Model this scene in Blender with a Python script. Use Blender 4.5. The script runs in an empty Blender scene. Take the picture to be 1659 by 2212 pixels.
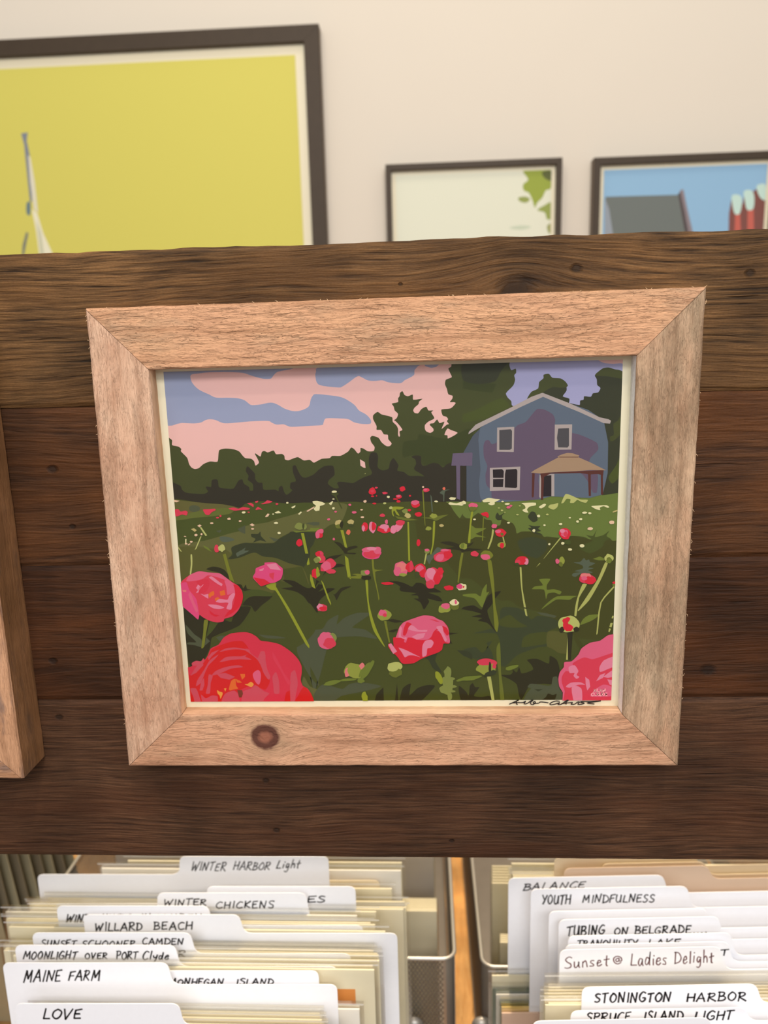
import bpy, bmesh, math, random
import numpy as np
from mathutils import Vector, Matrix, geometry, noise
random.seed(7)
# ---------------------------------------------------------------- camera, world, lights, exposure
scene = bpy.context.scene
FPX, CXP, CYP = 1661.0, 829.5, 1106.0            # the frame is 1659 x 2212
CAM = Vector((0.0177, -0.4207, 0.1077))
YAW, PITCH, ROLL = 0.054, -0.2044, -0.0277
M3 = Matrix.Rotation(YAW, 3, 'Z') @ Matrix.Rotation(PITCH, 3, 'X')
_r, FWD, _u = M3.col[0].copy(), M3.col[1].copy(), M3.col[2].copy()
RIGHT = math.cos(ROLL) * _r + math.sin(ROLL) * _u
UP = -math.sin(ROLL) * _r + math.cos(ROLL) * _u
cd = bpy.data.cameras.new('camera'); cam = bpy.data.objects.new('camera', cd)
scene.collection.objects.link(cam); scene.camera = cam
mw = Matrix.Identity(4)
for i in range(3):
    mw[i][0] = RIGHT[i]; mw[i][1] = UP[i]; mw[i][2] = -FWD[i]; mw[i][3] = CAM[i]
cam.matrix_world = mw
cd.sensor_fit = 'VERTICAL'; cd.sensor_height = 36.0; cd.lens = 36.0 * FPX / 2212.0
cd.clip_start = 0.01; cd.clip_end = 50
cd.dof.use_dof = True; cd.dof.focus_distance = 0.43; cd.dof.aperture_fstop = 8.5

world = bpy.data.worlds.new('room_light'); scene.world = world; world.use_nodes = True
bg = world.node_tree.nodes['Background']
scene.cycles.transparent_max_bounces = 40
bg.inputs[0].default_value = (1.0, 0.95, 0.90, 1); bg.inputs[1].default_value = 0.36

def area(name, loc, target, size, power, col, sy=None):
    ld = bpy.data.lights.new(name, 'AREA'); ld.energy = power; ld.color = col
    ld.shape = 'RECTANGLE'; ld.size = size; ld.size_y = sy or size
    o = bpy.data.objects.new(name, ld); scene.collection.objects.link(o)
    o.location = loc
    o.rotation_euler = (Vector(target) - Vector(loc)).to_track_quat('-Z', 'Y').to_euler()
    return o
area('track_light', (0.25, -1.00, 1.62), (0.0, 0.0, 0.0), 0.10, 9.0, (1.0, 0.84, 0.68))
area('track_light', (-0.75, -0.72, 1.62), (0.0, 0.0, -0.1), 0.12, 6.0, (1.0, 0.84, 0.68))
def spot(name, loc, target, power, col, deg, size=0.05):
    ld = bpy.data.lights.new(name, 'SPOT'); ld.energy = power; ld.color = col; ld.spot_size = math.radians(deg); ld.spot_blend = 0.5; ld.shadow_soft_size = size
    o = bpy.data.objects.new(name, ld); scene.collection.objects.link(o); o.location = loc
    o.rotation_euler = (Vector(target) - Vector(loc)).to_track_quat('-Z', 'Y').to_euler()
spot('track_light', (0.056, 0.80, 1.70), (0.058, 0.58, -0.66), 230.0, (1.0, 0.80, 0.56), 38)
area('ceiling_panel', (0.2, -1.95, 1.36), (0.0, 0.0, -0.1), 1.9, 30.0, (1.0, 0.965, 0.94), 0.45)
area('front_fill', (0.3, -3.4, 1.1), (0.0, 0.0, -0.2), 2.2, 22.0, (0.92, 0.96, 1.0), 1.0)  # broad cool fill light added in front to brighten the cards
area('wall_washer', (0.1, 0.55, 1.75), (0.1, 1.3, 0.55), 1.6, 4.6, (1.0, 0.86, 0.66), 0.25)
scene.view_settings.view_transform = 'Standard'; scene.view_settings.look = 'None'
scene.view_settings.gamma = 1.0; scene.view_settings.use_curve_mapping = False
scene.view_settings.exposure = 0.30

# ---------------------------------------------------------------- helpers
def ray(px, py):
    return FWD + RIGHT * ((px - CXP) / FPX) - UP * ((py - CYP) / FPX)
def onY(px, py, Y):                 # photo pixel -> real point on the vertical plane y = Y
    d = ray(px, py); return CAM + d * ((Y - CAM.y) / d.y)
def onZ(px, py, Z):
    d = ray(px, py); return CAM + d * ((Z - CAM.z) / d.z)
def lin(c):
    return tuple(((v / 255) / 12.92 if v / 255 <= 0.04045 else ((v / 255 + 0.055) / 1.055) ** 2.4) for v in c)
def link(name, me, mats, parent=None):
    o = bpy.data.objects.new(name, me); scene.collection.objects.link(o)
    for m in (mats if isinstance(mats, (list, tuple)) else [mats]):
        if m: me.materials.append(m)
    if parent: o.parent = parent
    return o
def mesh(name, vs, fs, mats, parent=None, mi=None, smooth=False):
    me = bpy.data.meshes.new(name); me.from_pydata([tuple(v) for v in vs], [], fs); 
    if mi: me.polygons.foreach_set('material_index', mi)
    if smooth: me.polygons.foreach_set('use_smooth', [True] * len(me.polygons))
    me.update()
    return link(name, me, mats, parent)
def thing(name, label, cat, group=None, loc=(0, 0, 0)):
    o = bpy.data.objects.new(name, None); scene.collection.objects.link(o)
    o.empty_display_size = 0.02; o.location = loc
    return tag(o, label, cat, group)
def tag(o, label=None, cat=None, group=None, kind=None):
    if label: o['label'] = label
    if cat: o['category'] = cat
    if group: o['group'] = group
    if kind: o['kind'] = kind
    return o
def keep(o, parent):                # parent without moving
    o.parent = parent; o.matrix_parent_inverse = Matrix.Translation(-Vector(parent.location)); return o
def box_data(x0, x1, y0, y1, z0, z1):
    v = [(x0, y0, z0), (x1, y0, z0), (x1, y1, z0), (x0, y1, z0), (x0, y0, z1), (x1, y0, z1), (x1, y1, z1), (x0, y1, z1)]
    f = [(0, 3, 2, 1), (4, 5, 6, 7), (0, 1, 5, 4), (1, 2, 6, 5), (2, 3, 7, 6), (3, 0, 4, 7)]
    return v, f
def box(name, b, mat, parent=None, bevel=0):
    v, f = box_data(*b); o = mesh(name, v, f, mat, parent)
    if bevel:
        m = o.modifiers.new('bevel', 'BEVEL'); m.width = bevel; m.segments = 2
    return o

# ---------------------------------------------------------------- materials
class NT:
    def __init__(s, name):
        s.m = bpy.data.materials.new(name); s.m.use_nodes = True
        s.t = s.m.node_tree; s.n = s.t.nodes; s.b = s.n['Principled BSDF']
    def new(s, typ, **kw):
        n = s.n.new(typ)
        for k, v in kw.items(): setattr(n, k, v)
        return n
    def link(s, a, b): s.t.links.new(a, b)
    def val(s, sock, v):
        if isinstance(v, (int, float)): sock.default_value = v
        elif isinstance(v, (tuple, list)):
            sock.default_value = tuple(v) if len(sock.default_value) == len(v) else tuple(v) + (1,)
        else: s.link(v, sock)
    def math(s, op, a, b=0.0, c=None, clamp=False):
        n = s.new('ShaderNodeMath', operation=op, use_clamp=clamp); s.val(n.inputs[0], a); s.val(n.inputs[1], b)
        if c is not None: s.val(n.inputs[2], c)
        return n.outputs[0]
    def vmath(s, op, a, b):
        n = s.new('ShaderNodeVectorMath', operation=op); s.val(n.inputs[0], a); s.val(n.inputs[1], b); return n.outputs[0]
    def mix(s, f, a, b, mode='MIX'):
        n = s.new('ShaderNodeMixRGB', blend_type=mode); s.val(n.inputs[0], f); s.val(n.inputs[1], a); s.val(n.inputs[2], b); return n.outputs[0]
    def noise(s, vec, scale, detail=3, rough=0.5, dist=0.0):
        n = s.new('ShaderNodeTexNoise'); s.val(n.inputs['Vector'], vec); n.inputs['Scale'].default_value = scale
        n.inputs['Detail'].default_value = detail; n.inputs['Roughness'].default_value = rough; n.inputs['Distortion'].default_value = dist
        return n.outputs[0]
    def ramp(s, f, stops):
        n = s.new('ShaderNodeValToRGB'); s.val(n.inputs[0], f); e = n.color_ramp.elements
        while len(e) < len(stops): e.new(0.5)
        for el, (p, c) in zip(e, stops):
            el.position = p; el.color = (tuple(c) + (1,)) if len(c) == 3 else c
        return n.outputs[0]
    def r01(s, f, a, b):
        n = s.new('ShaderNodeMapRange'); s.val(n.inputs[0], f); n.inputs[1].default_value = a; n.inputs[2].default_value = b
        return n.outputs[0]
def plain(name, col, rough=0.6, metal=0.0, spec=0.5, noise_amt=0.04, scale=60):
    k = NT(name); tc = k.new('ShaderNodeTexCoord')
    nz = k.noise(tc.outputs['Object'], scale, 4)
    c0 = tuple(v * (1 - noise_amt) for v in col); c1 = tuple(min(1, v * (1 + noise_amt)) for v in col)
    k.link(k.mix(nz, c0, c1), k.b.inputs['Base Color'])
    k.b.inputs['Roughness'].default_value = rough; k.b.inputs['Metallic'].default_value = metal
    k.b.inputs['Specular IOR Level'].default_value = spec
    return k.m

def dark_wood(name, groove, ridge, warm, rough=0.62, knots=(), ridge_scale=520, contrast=0.25, off=0.0, blotch=None):
    """weathered plank: UV u runs along the grain in metres, v across"""
    k = NT(name); uv = k.new('ShaderNodeUVMap'); uv.uv_map = 'grain'
    base = k.vmath('ADD', uv.outputs[0], (off, off * 1.7, off))
    low = k.noise(k.vmath('MULTIPLY', base, (7, 16, 1)), 1, 2)
    sep = k.new('ShaderNodeSeparateXYZ'); k.link(base, sep.inputs[0])
    v2 = k.math('MULTIPLY_ADD', k.math('SUBTRACT', low, 0.5), 0.016, sep.outputs[1])
    for (ku, kv, r, kind) in knots:          # the grain bends round a knot
        if kind != 'knot': continue
        du = k.math('SUBTRACT', sep.outputs[0], ku + off); dv = k.math('SUBTRACT', sep.outputs[1], kv + off * 1.7)
        d2 = k.math('ADD', k.math('MULTIPLY', du, du), k.math('MULTIPLY', k.math('MULTIPLY', dv, dv), 2.2))
        g = k.math('POWER', 2.718, k.math('MULTIPLY', d2, -1.0 / (r * r * 7)))
        v2 = k.math('MULTIPLY_ADD', k.math('MULTIPLY', g, dv), -0.85, v2)
    cmb = k.new('ShaderNodeCombineXYZ'); k.link(sep.outputs[0], cmb.inputs[0]); k.link(v2, cmb.inputs[1])
    P = cmb.outputs[0]
    n1 = k.noise(k.vmath('MULTIPLY', P, (22, ridge_scale, 1)), 1, 3, 0.55, 0.15)
    n2 = k.noise(k.vmath('MULTIPLY', P, (70, ridge_scale * 2.6, 1)), 1, 3, 0.6)
    n3 = k.noise(k.vmath('MULTIPLY', P, (9, 45, 1)), 1, 3)
    n4 = k.noise(k.vmath('MULTIPLY', P, (14, 11, 1)), 1, 3)
    n5 = k.noise(k.vmath('MULTIPLY', P, (700, 1500, 1)), 1, 2)
    h = k.math('ADD', k.math('MULTIPLY', n1, 0.68), k.math('MULTIPLY', n2, 0.32))
    t = k.r01(h, 0.5 - contrast, 0.5 + contrast)
    col = k.mix(t, groove, ridge)
    col = k.mix(k.r01(n3, 0.42, 0.68), col, k.mix(0.55, col, warm))
    col = k.mix(k.r01(n4, 0.35, 0.7), k.mix(1, col, (0.62, 0.62, 0.62), 'MULTIPLY'), k.mix(1, col, (1.22, 1.22, 1.22), 'MULTIPLY'))
    col = k.mix(k.math('MULTIPLY', k.r01(n5, 0.3, 0.75), 0.25), col, (0.02, 0.012, 0.008))
    crack = k.noise(k.vmath('MULTIPLY', P, (13, 240, 1)), 1, 2, 0.5, 0.3)
    ck = k.math('MULTIPLY', k.r01(crack, 0.70, 0.75), 0.8)
    col = k.mix(k.math('MULTIPLY', ck, 0.6), col, (0.012, 0.007, 0.004))
    h = k.math('SUBTRACT', h, k.math('MULTIPLY', ck, 0.5))
    for (ku, kv, r, kind) in knots:
        du = k.math('SUBTRACT', sep.outputs[0], ku + off); dv = k.math('SUBTRACT', sep.outputs[1], kv + off * 1.7)
        d = k.math('SQRT', k.math('ADD', k.math('MULTIPLY', du, du), k.math('MULTIPLY', k.math('MULTIPLY', dv, dv), 1.8)))
        d = k.math('MULTIPLY_ADD', k.math('SUBTRACT', n2, 0.5), r * 0.5, d)
        f = k.math('SUBTRACT', 1.0, k.r01(d, r * 0.55, r * 1.1))
        col = k.mix(k.math('MULTIPLY', f, 0.7), col, (0.012, 0.008, 0.006))
        h = k.math('SUBTRACT', h, k.math('MULTIPLY', f, 0.6))
    k.link(col, k.b.inputs['Base Color'])
    bp = k.new('ShaderNodeBump'); bp.inputs['Strength'].default_value = 0.9; bp.inputs['Distance'].default_value = 0.0015
    k.link(h, bp.inputs['Height']); k.link(bp.outputs[0], k.b.inputs['Normal'])
    k.b.inputs['Roughness'].default_value = rough; k.b.inputs['Specular IOR Level'].default_value = 0.16
    return k.m

def pale_wood(name, base_c, light_c, stain_c, line_c, rough=0.75, off=0.0, knot=None, tear=(70, 420), torn=0.8, stain=(0.50, 0.72), bump=0.0006):
    """rough-sawn pale wood with torn, flaking grain"""
    k = NT(name); uv = k.new('ShaderNodeUVMap'); uv.uv_map = 'grain'
    base = k.vmath('ADD', uv.outputs[0], (off, off * 1.3, 0))
    sep = k.new('ShaderNodeSeparateXYZ'); k.link(base, sep.inputs[0])
    low = k.noise(k.vmath('MULTIPLY', base, (9, 22, 1)), 1, 2)
    v2 = k.math('MULTIPLY_ADD', k.math('SUBTRACT', low, 0.5), 0.010, sep.outputs[1])
    if knot:
        ku, kv, r = knot
        du = k.math('SUBTRACT', sep.outputs[0], ku + off); dv = k.math('SUBTRACT', sep.outputs[1], kv + off * 1.3)
        d2 = k.math('ADD', k.math('MULTIPLY', du, du), k.math('MULTIPLY', dv, dv))
        g = k.math('POWER', 2.718, k.math('MULTIPLY', d2, -1.0 / (r * r * 5)))
        v2 = k.math('MULTIPLY_ADD', k.math('MULTIPLY', g, dv), -0.8, v2)
    cmb = k.new('ShaderNodeCombineXYZ'); k.link(sep.outputs[0], cmb.inputs[0]); k.link(v2, cmb.inputs[1]); P = cmb.outputs[0]
    wob = k.noise(k.vmath('MULTIPLY', P, (260, 900, 1)), 1, 3)
    Pd = k.vmath('ADD', k.vmath('MULTIPLY', P, (tear[0] * 0.55, tear[1] * 0.62, 1)), k.vmath('MULTIPLY', (0.25, 0.2, 0), wob))
    ter = k.noise(Pd, 1, 3, 0.62)
    saw = k.math('FRACT', k.math('MULTIPLY', ter, 9.0))
    ter2 = k.noise(k.vmath('ADD', k.vmath('MULTIPLY', Pd, (1.9, 1.6, 1)), (7.3, 2.1, 0)), 1, 3, 0.6)
    saw2 = k.math('FRACT', k.math('MULTIPLY', ter2, 7.0))
    patch = k.noise(k.vmath('MULTIPLY', P, (30, 70, 1)), 1, 2)
    pm = k.r01(patch, 0.30, 0.52)
    crack = k.math('MULTIPLY', k.math('SUBTRACT', 1.0, k.r01(saw, 0.0, 0.17)), pm)
    crack2 = k.math('MULTIPLY', k.math('SUBTRACT', 1.0, k.r01(saw2, 0.0, 0.14)), k.r01(patch, 0.62, 0.40))
    crack = k.math('MAXIMUM', crack, k.math('MULTIPLY', crack2, 0.6))
    crack = k.math('MULTIPLY', crack, k.r01(k.noise(k.vmath('MULTIPLY', P, (160, 300, 1)), 1, 2), 0.36, 0.60))
    fine = k.noise(k.vmath('MULTIPLY', P, (110, 1500, 1)), 1, 4, 0.65)
    mid = k.noise(k.vmath('MULTIPLY', P, (12, 150, 1)), 1, 3, 0.5, 0.2)
    big = k.noise(k.vmath('MULTIPLY', base, (22, 42, 1)), 1, 4, 0.6)
    col = k.mix(k.r01(big, 0.35, 0.65), base_c, light_c)
    sm = k.math('MULTIPLY', k.r01(k.noise(k.vmath('MULTIPLY', base, (17, 60, 3)), 1, 5, 0.65), *stain), 0.62)
    col = k.mix(sm, col, stain_c)
    col = k.mix(k.math('MULTIPLY', k.r01(mid, 0.50, 0.70), 0.55), col, line_c)
    col = k.mix(k.math('MULTIPLY', k.r01(fine, 0.48, 0.72), 0.55), col, line_c)
    col = k.mix(k.math('MULTIPLY', crack, torn), col, tuple(c * 0.38 for c in line_c))
    h = k.math('ADD', k.math('MULTIPLY', fine, 0.5), k.math('MULTIPLY', mid, 0.25))
    h = k.math('MULTIPLY_ADD', k.math('MULTIPLY', saw, pm), 0.55 * torn, h)
    h = k.math('MULTIPLY_ADD', saw2, 0.18 * torn, h)
    h = k.math('SUBTRACT', h, k.math('MULTIPLY', crack, 0.45 * torn))
    if knot:
        d = k.math('SQRT', d2); d = k.math('MULTIPLY_ADD', k.math('SUBTRACT', wob, 0.5), r * 0.30, d)
        f = k.math('SUBTRACT', 1.0, k.r01(d, r * 0.88, r * 1.10))
        fi = k.math('SUBTRACT', 1.0, k.r01(d, r * 0.30, r * 0.58))
        halo = k.math('SUBTRACT', 1.0, k.r01(d, r * 1.0, r * 2.1))
        col = k.mix(k.math('MULTIPLY', halo, 0.45), col, stain_c)
        col = k.mix(k.math('MULTIPLY', f, 0.93), col, (0.085, 0.026, 0.020))
        col = k.mix(k.math('MULTIPLY', fi, 0.7), col, (0.36, 0.14, 0.085))
        h = k.math('SUBTRACT', h, k.math('MULTIPLY', f, 0.12))
    k.link(col, k.b.inputs['Base Color'])
    bp = k.new('ShaderNodeBump'); bp.inputs['Strength'].default_value = 0.85; bp.inputs['Distance'].default_value = bump
    k.link(h, bp.inputs['Height']); k.link(bp.outputs[0], k.b.inputs['Normal'])
    k.b.inputs['Roughness'].default_value = rough; k.b.inputs['Specular IOR Level'].default_value = 0.2
    return k.m

def print_mat(name, rough=0.45, spec=0.2):
    k = NT(name); a = k.new('ShaderNodeVertexColor'); a.layer_name = 'ink'
    tc = k.new('ShaderNodeTexCoord'); nz = k.noise(tc.outputs['Object'], 2400, 2)
    k.link(k.mix(nz, k.mix(1, a.outputs[0], (0.96, 0.96, 0.96), 'MULTIPLY'), a.outputs[0]), k.b.inputs['Base Color'])
    k.b.inputs['Roughness'].default_value = rough; k.b.inputs['Specular IOR Level'].default_value = spec
    return k.m
def clear_mat(name, tint=(0.985, 0.985, 0.98), base=0.008, rough=0.12, gain=0.30):
    k = NT(name); k.n.remove(k.b)
    tr = k.new('ShaderNodeBsdfTransparent'); tr.inputs[0].default_value = tint + (1,)
    gl = k.new('ShaderNodeBsdfGlossy'); gl.inputs['Roughness'].default_value = rough; gl.inputs[0].default_value = (1, 1, 1, 1)
    fr = k.new('ShaderNodeFresnel'); fr.inputs[0].default_value = 1.45
    f = k.math('MULTIPLY_ADD', fr.outputs[0], gain, base, clamp=True)
    mx = k.new('ShaderNodeMixShader'); k.link(f, mx.inputs[0]); k.link(tr.outputs[0], mx.inputs[1]); k.link(gl.outputs[0], mx.inputs[2])
    k.link(mx.outputs[0], k.n['Material Output'].inputs[0])
    return k.m

M_print = print_mat('printed_ink')
M_flat = print_mat('matte_printed_ink', 0.6, 0.2)
M_glass = clear_mat('picture_glass', (0.985, 0.985, 0.98), 0.0, 0.02, 0.35)
M_sleeve = clear_mat('clear_sleeve_plastic')
def glint_mat():  # half-clear white: the highlight of a sleeve's top edge, put into colour
    k = NT('sleeve_edge_glint'); tr = k.new('ShaderNodeBsdfTransparent'); mx = k.new('ShaderNodeMixShader'); mx.inputs[0].default_value = 0.42
    k.b.inputs['Base Color'].default_value = (0.9, 0.9, 0.88, 1); k.b.inputs['Roughness'].default_value = 0.18
    k.link(tr.outputs[0], mx.inputs[1]); k.link(k.b.outputs[0], mx.inputs[2]); k.link(mx.outputs[0], k.n['Material Output'].inputs[0]); return k.m
M_glint = glint_mat()
M_paper = plain('warm_white_paper', (0.80, 0.75, 0.56), 0.5, noise_amt=0.01)
M_card = plain('white_card', (0.87, 0.89, 0.95), 0.62, noise_amt=0.02, scale=300)
M_manila = plain('manila_card', (0.78, 0.66, 0.46), 0.7, noise_amt=0.03)
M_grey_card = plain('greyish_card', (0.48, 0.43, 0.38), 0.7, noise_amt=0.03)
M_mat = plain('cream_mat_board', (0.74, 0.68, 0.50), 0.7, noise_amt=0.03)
M_mat_pale = plain('pale_mat_board', (0.80, 0.77, 0.70), 0.7, noise_amt=0.03)
M_ink = plain('black_marker_ink', (0.012, 0.012, 0.016), 0.5, noise_amt=0.2, scale=500)
M_ink_brown = plain('brown_marker_ink', (0.16, 0.07, 0.08), 0.5, noise_amt=0.3, scale=500)
M_steel = plain('silver_painted_steel', (0.42, 0.40, 0.37), 0.38, metal=0.65, noise_amt=0.05)
M_wire = plain('dark_silver_wire', (0.20, 0.18, 0.16), 0.45, metal=0.5, noise_amt=0.1)
M_frame_dark = plain('dark_bronze_frame_paint', lin((66, 55, 43)), 0.5, spec=0.25, noise_amt=0.12)
M_frame_side = plain('worn_frame_edge', lin((92, 74, 56)), 0.5, noise_amt=0.2)
M_wall = plain('cream_wall_paint', (0.735, 0.685, 0.60), 0.9, noise_amt=0.01, scale=9)
M_white_wash = plain('white_washed_cut_edge', (0.90, 0.88, 0.85), 0.8, noise_amt=0.25, scale=420)
# ---------------------------------------------------------------- the room
def struct(name, b, mat): return tag(box(name, b, mat), kind='structure')
WALL_Y, TABLE_Z = 1.30, -0.66
struct('wall_back', (-3.0, 3.0, WALL_Y, WALL_Y + 0.1, -1.5, 2.4), M_wall)
M_floor = dark_wood('floor_boards', lin((96, 70, 48)), lin((150, 112, 76)), lin((160, 110, 66)), 0.5, ridge_scale=90)
fl = struct('floor', (-3.0, 3.0, -3.0, WALL_Y + 0.1, -1.6, -1.5), M_floor)
def grain_uv(o, along='x', scale=1.0, off=(0, 0)):
    me = o.data; uvl = me.uv_layers.new(name='grain')
    for p in me.polygons:
        for li in p.loop_indices:
            c = me.vertices[me.loops[li].vertex_index].co; n = p.normal
            a, b = (c.x, c.y if abs(n.z) > 0.7 else c.z) if along == 'x' else (c.y if abs(n.z) > 0.7 else c.z, c.x if abs(n.x) < 0.7 else c.y)
            uvl.data[li].uv = (a * scale + off[0], b * scale + off[1])
grain_uv(fl)

# ---------------------------------------------------------------- the dark plank display board
BY = 0.020                                       # its front face
def plank(name, z0, z1, mat, parent, x0=-0.72, x1=0.72, dy=0.0, amp=0.0003, seed=0, top_amp=0.0, off=0.0):
    nx = 240; zs = [0, 0.03, 0.25, 0.5, 0.75, 0.97, 1]
    vs, fs = [], []
    H = z1 - z0
    for i in range(nx + 1):
        x = x0 + (x1 - x0) * i / nx
        eb = amp * (noise.noise(Vector((x * 22, seed, 0))) + 0.6 * noise.noise(Vector((x * 90, seed, 3))))
        et = amp * (noise.noise(Vector((x * 22, seed, 9))) + 0.6 * noise.noise(Vector((x * 90, seed, 5))))
        et += top_amp * (noise.noise(Vector((x * 14, seed, 19))) + 0.5 * noise.noise(Vector((x * 60, seed, 15))))
        for j, t in enumerate(zs):
            z = z0 + H * t + eb * (1 - t) + et * t
            y = BY + dy + (0.0012 if j in (0, len(zs) - 1) else 0) + 0.0006 * noise.noise(Vector((x * 5, z * 30, seed)))
            vs.append((x, y, z))
        vs.append((x, BY + 0.02, z0 + H + et)); vs.append((x, BY + 0.02, z0 + eb))
    m = len(zs) + 2
    for i in range(nx):
        for j in range(m):
            a = i * m + j; b = i * m + (j + 1) % m
            fs.append((a, a + m, b + m, b))
    fs.append(tuple(range(m))); fs.append(tuple(range(nx * m, nx * m + m))[::-1])
    o = mesh(name, vs, fs, mat, parent)
    grain_uv(o, 'x'); return o
board = thing('display_board', 'wide dark weathered plank board that the pale framed print hangs on', 'board')
def kn(px, py, r, kind='hole'):
    p = onY(px, py, BY); return (p.x, p.z, r, kind)
PLK = [
 (0.0818, 0.1672, dark_wood('plank_top_wood', lin((36, 24, 13)), lin((128, 94, 58)), lin((116, 80, 44)), contrast=0.15, ridge_scale=520, off=0.0,
    knots=[kn(1245, 580, 0.0035), kn(1115, 630, 0.012, 'knot'), kn(865, 614, 0.0014), kn(1620, 590, 0.003)]), 0.0, 0.0017),
 (-0.0142, 0.0817, dark_wood('plank_upper_wood', lin((36, 20, 11)), lin((96, 62, 37)), lin((106, 62, 26)), contrast=0.2, ridge_scale=400, off=3.1,
    knots=[kn(112, 1014, 0.0035), kn(155, 1138, 0.0022), kn(1558, 806, 0.0016)]), 0.0008, 0.0),
 (-0.1016, -0.0143, dark_wood('plank_lower_wood', lin((36, 20, 11)), lin((84, 51, 29)), lin((92, 50, 20)), contrast=0.22, ridge_scale=380, off=6.7,
    knots=[kn(1530, 1447, 0.005), kn(115, 1428, 0.003)]), 0.0, 0.0),
 (-0.2128, -0.1017, dark_wood('plank_bottom_wood', lin((36, 22, 15)), lin((104, 72, 50)), lin((82, 48, 29)), contrast=0.17, ridge_scale=640, off=9.3,
    knots=[kn(127, 1550, 0.0028), kn(574, 1687, 0.0024), kn(597, 1795, 0.0024), kn(976, 1818, 0.0018)]), 0.0006, 0.0)]
for i, (z0, z1, m, dy, ta) in enumerate(PLK):
    plank('plank', z0, z1, m, board, dy=dy, seed=i * 7.3, top_amp=ta)
M_post = dark_wood('post_wood', lin((50, 33, 21)), lin((104, 74, 48)), lin((96, 62, 36)), ridge_scale=300, off=1.3)
for sx in (-1, 1):                               # uprights that carry the board, beyond the picture
    p = box('post', (sx * 0.70 - 0.03, sx * 0.70 + 0.03, BY + 0.0206, BY + 0.075, TABLE_Z, 0.165), M_post, board); grain_uv(p, 'z')

# ---------------------------------------------------------------- mitred picture frames
def rail(name, o0, o1, i0, i1, yf, depth, mat, parent, lip=0.0112, jitter=0.0003, seed=0.0, inner_mat=None, outer_mat=None, n=90):
    """one mitred rail; o = outer corners, i = inner corners, (x, z) tuples"""
    o0, o1, i0, i1 = map(Vector, (o0, o1, i0, i1))
    L = (o1 - o0).length; W = ((i0 - o0).length + (i1 - o1).length) / 2 * 0.72
    prof = [(0, depth), (0, 0.0020), (0.018, 0.0006), (0.045, 0.0)] + [(t, 0.0) for t in (0.15, 0.3, 0.45, 0.6, 0.75, 0.88)] + [(0.975, 0.0), (0.992, 0.0004), (1.0, 0.0012), (1.0, lip), (0.94, lip), (0.94, depth)]
    m = len(prof); vs, fs, mi, uvs = [], [], [], []
    vcum = [0]
    for a in range(1, m + 1):
        t0, d0 = prof[a - 1]; t1, d1 = prof[a % m]; vcum.append(vcum[-1] + abs(t1 - t0) * W + abs(d1 - d0))
    g = 0.00020 / L
    for s_i in range(n + 1):
        s = g + (1 - 2 * g) * s_i / n
        po = o0.lerp(o1, s); pi = i0.lerp(i1, s)
        for a, (t, d) in enumerate(prof):
            p = po.lerp(pi, t)
            e = 0 if s_i in (0, n) else 1
            q = Vector((p.x * 60, p.y * 60, seed))
            jx = jitter * noise.noise(q * 2.3) * e if t in (0, 1) or t < 0.05 or t > 0.96 else 0
            jy = jitter * 0.8 * noise.noise(q + Vector((5, 5, 5))) * e if d < 0.004 else 0
            dirn = (pi - po).normalized()
            vs.append((p.x + dirn.x * jx, yf + d + jy, p.y + dirn.y * jx))
            uvs.append(((p - o0).dot((o1 - o0).normalized()) + seed, vcum[a]))
    flip = ((o1 - o0).x * (i0 - o0).y - (o1 - o0).y * (i0 - o0).x) > 0
    for s_i in range(n):
        for a in range(m):
            b = (a + 1) % m; q = [s_i * m + a, s_i * m + b, (s_i + 1) * m + b, (s_i + 1) * m + a]
            fs.append(tuple(q if flip else q[::-1]))
            mi.append(1 if (inner_mat and a == 12) else (2 if outer_mat and a == 0 else 0))
    fs.append(tuple(range(m))); fs.append(tuple(range(n * m, n * m + m))[::-1]); mi += [0, 0]
    me = bpy.data.meshes.new(name); me.from_pydata(vs, [], fs); me.polygons.foreach_set('material_index', mi)
    uvl = me.uv_layers.new(name='grain')
    for p in me.polygons:
        for li in p.loop_indices: uvl.data[li].uv = uvs[me.loops[li].vertex_index]
    me.update(); bm = bmesh.new(); bm.from_mesh(me); bmesh.ops.recalc_face_normals(bm, faces=bm.faces); bm.to_mesh(me); bm.free()
    return link(name, me, [mat, inner_mat or mat, outer_mat or mat], parent)
def xz(p): return (p.x, p.z)
def pq(pts, Y): return [xz(onY(a, b, Y)) for a, b in pts]

# print geometry: flat coloured shapes, laid over one another by a few micrometres
def clip_poly(P, x0, x1, z0, z1):
    for ax, lim, sg in ((0, x0, 1), (0, x1, -1), (1, z0, 1), (1, z1, -1)):
        out = []
        for i in range(len(P)):
            a, b = P[i - 1], P[i]; da, db = sg * (a[ax] - lim), sg * (b[ax] - lim)
            if (da < 0) != (db < 0):
                t = da / (da - db); out.append((a[0] + (b[0] - a[0]) * t, a[1] + (b[1] - a[1]) * t))
            if db >= 0: out.append(b)
        P = out
        if len(P) < 3: return []
    return P
def soft(P, k=3, T=0.34):
    out = []; n = len(P)
    for i in range(n):
        a, b, c, d = P[i - 1], P[i], P[(i + 1) % n], P[(i + 2) % n]
        L = math.dist(b, c) or 1e-9; m0 = [(c[q] - a[q]) / ((math.dist(a, b) + L) or 1) * L * 2 * T for q in (0, 1)]; m1 = [(d[q] - b[q]) / ((math.dist(c, d) + L) or 1) * L * 2 * T for q in (0, 1)]
        for j in range(k):
            t = j / k; h1 = 2 * t ** 3 - 3 * t * t + 1; h2 = t ** 3 - 2 * t * t + t; h3 = -2 * t ** 3 + 3 * t * t; h4 = t ** 3 - t * t
            out.append(tuple(h1 * b[q] + h2 * m0[q] + h3 * c[q] + h4 * m1[q] for q in (0, 1)))
    return out
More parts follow.
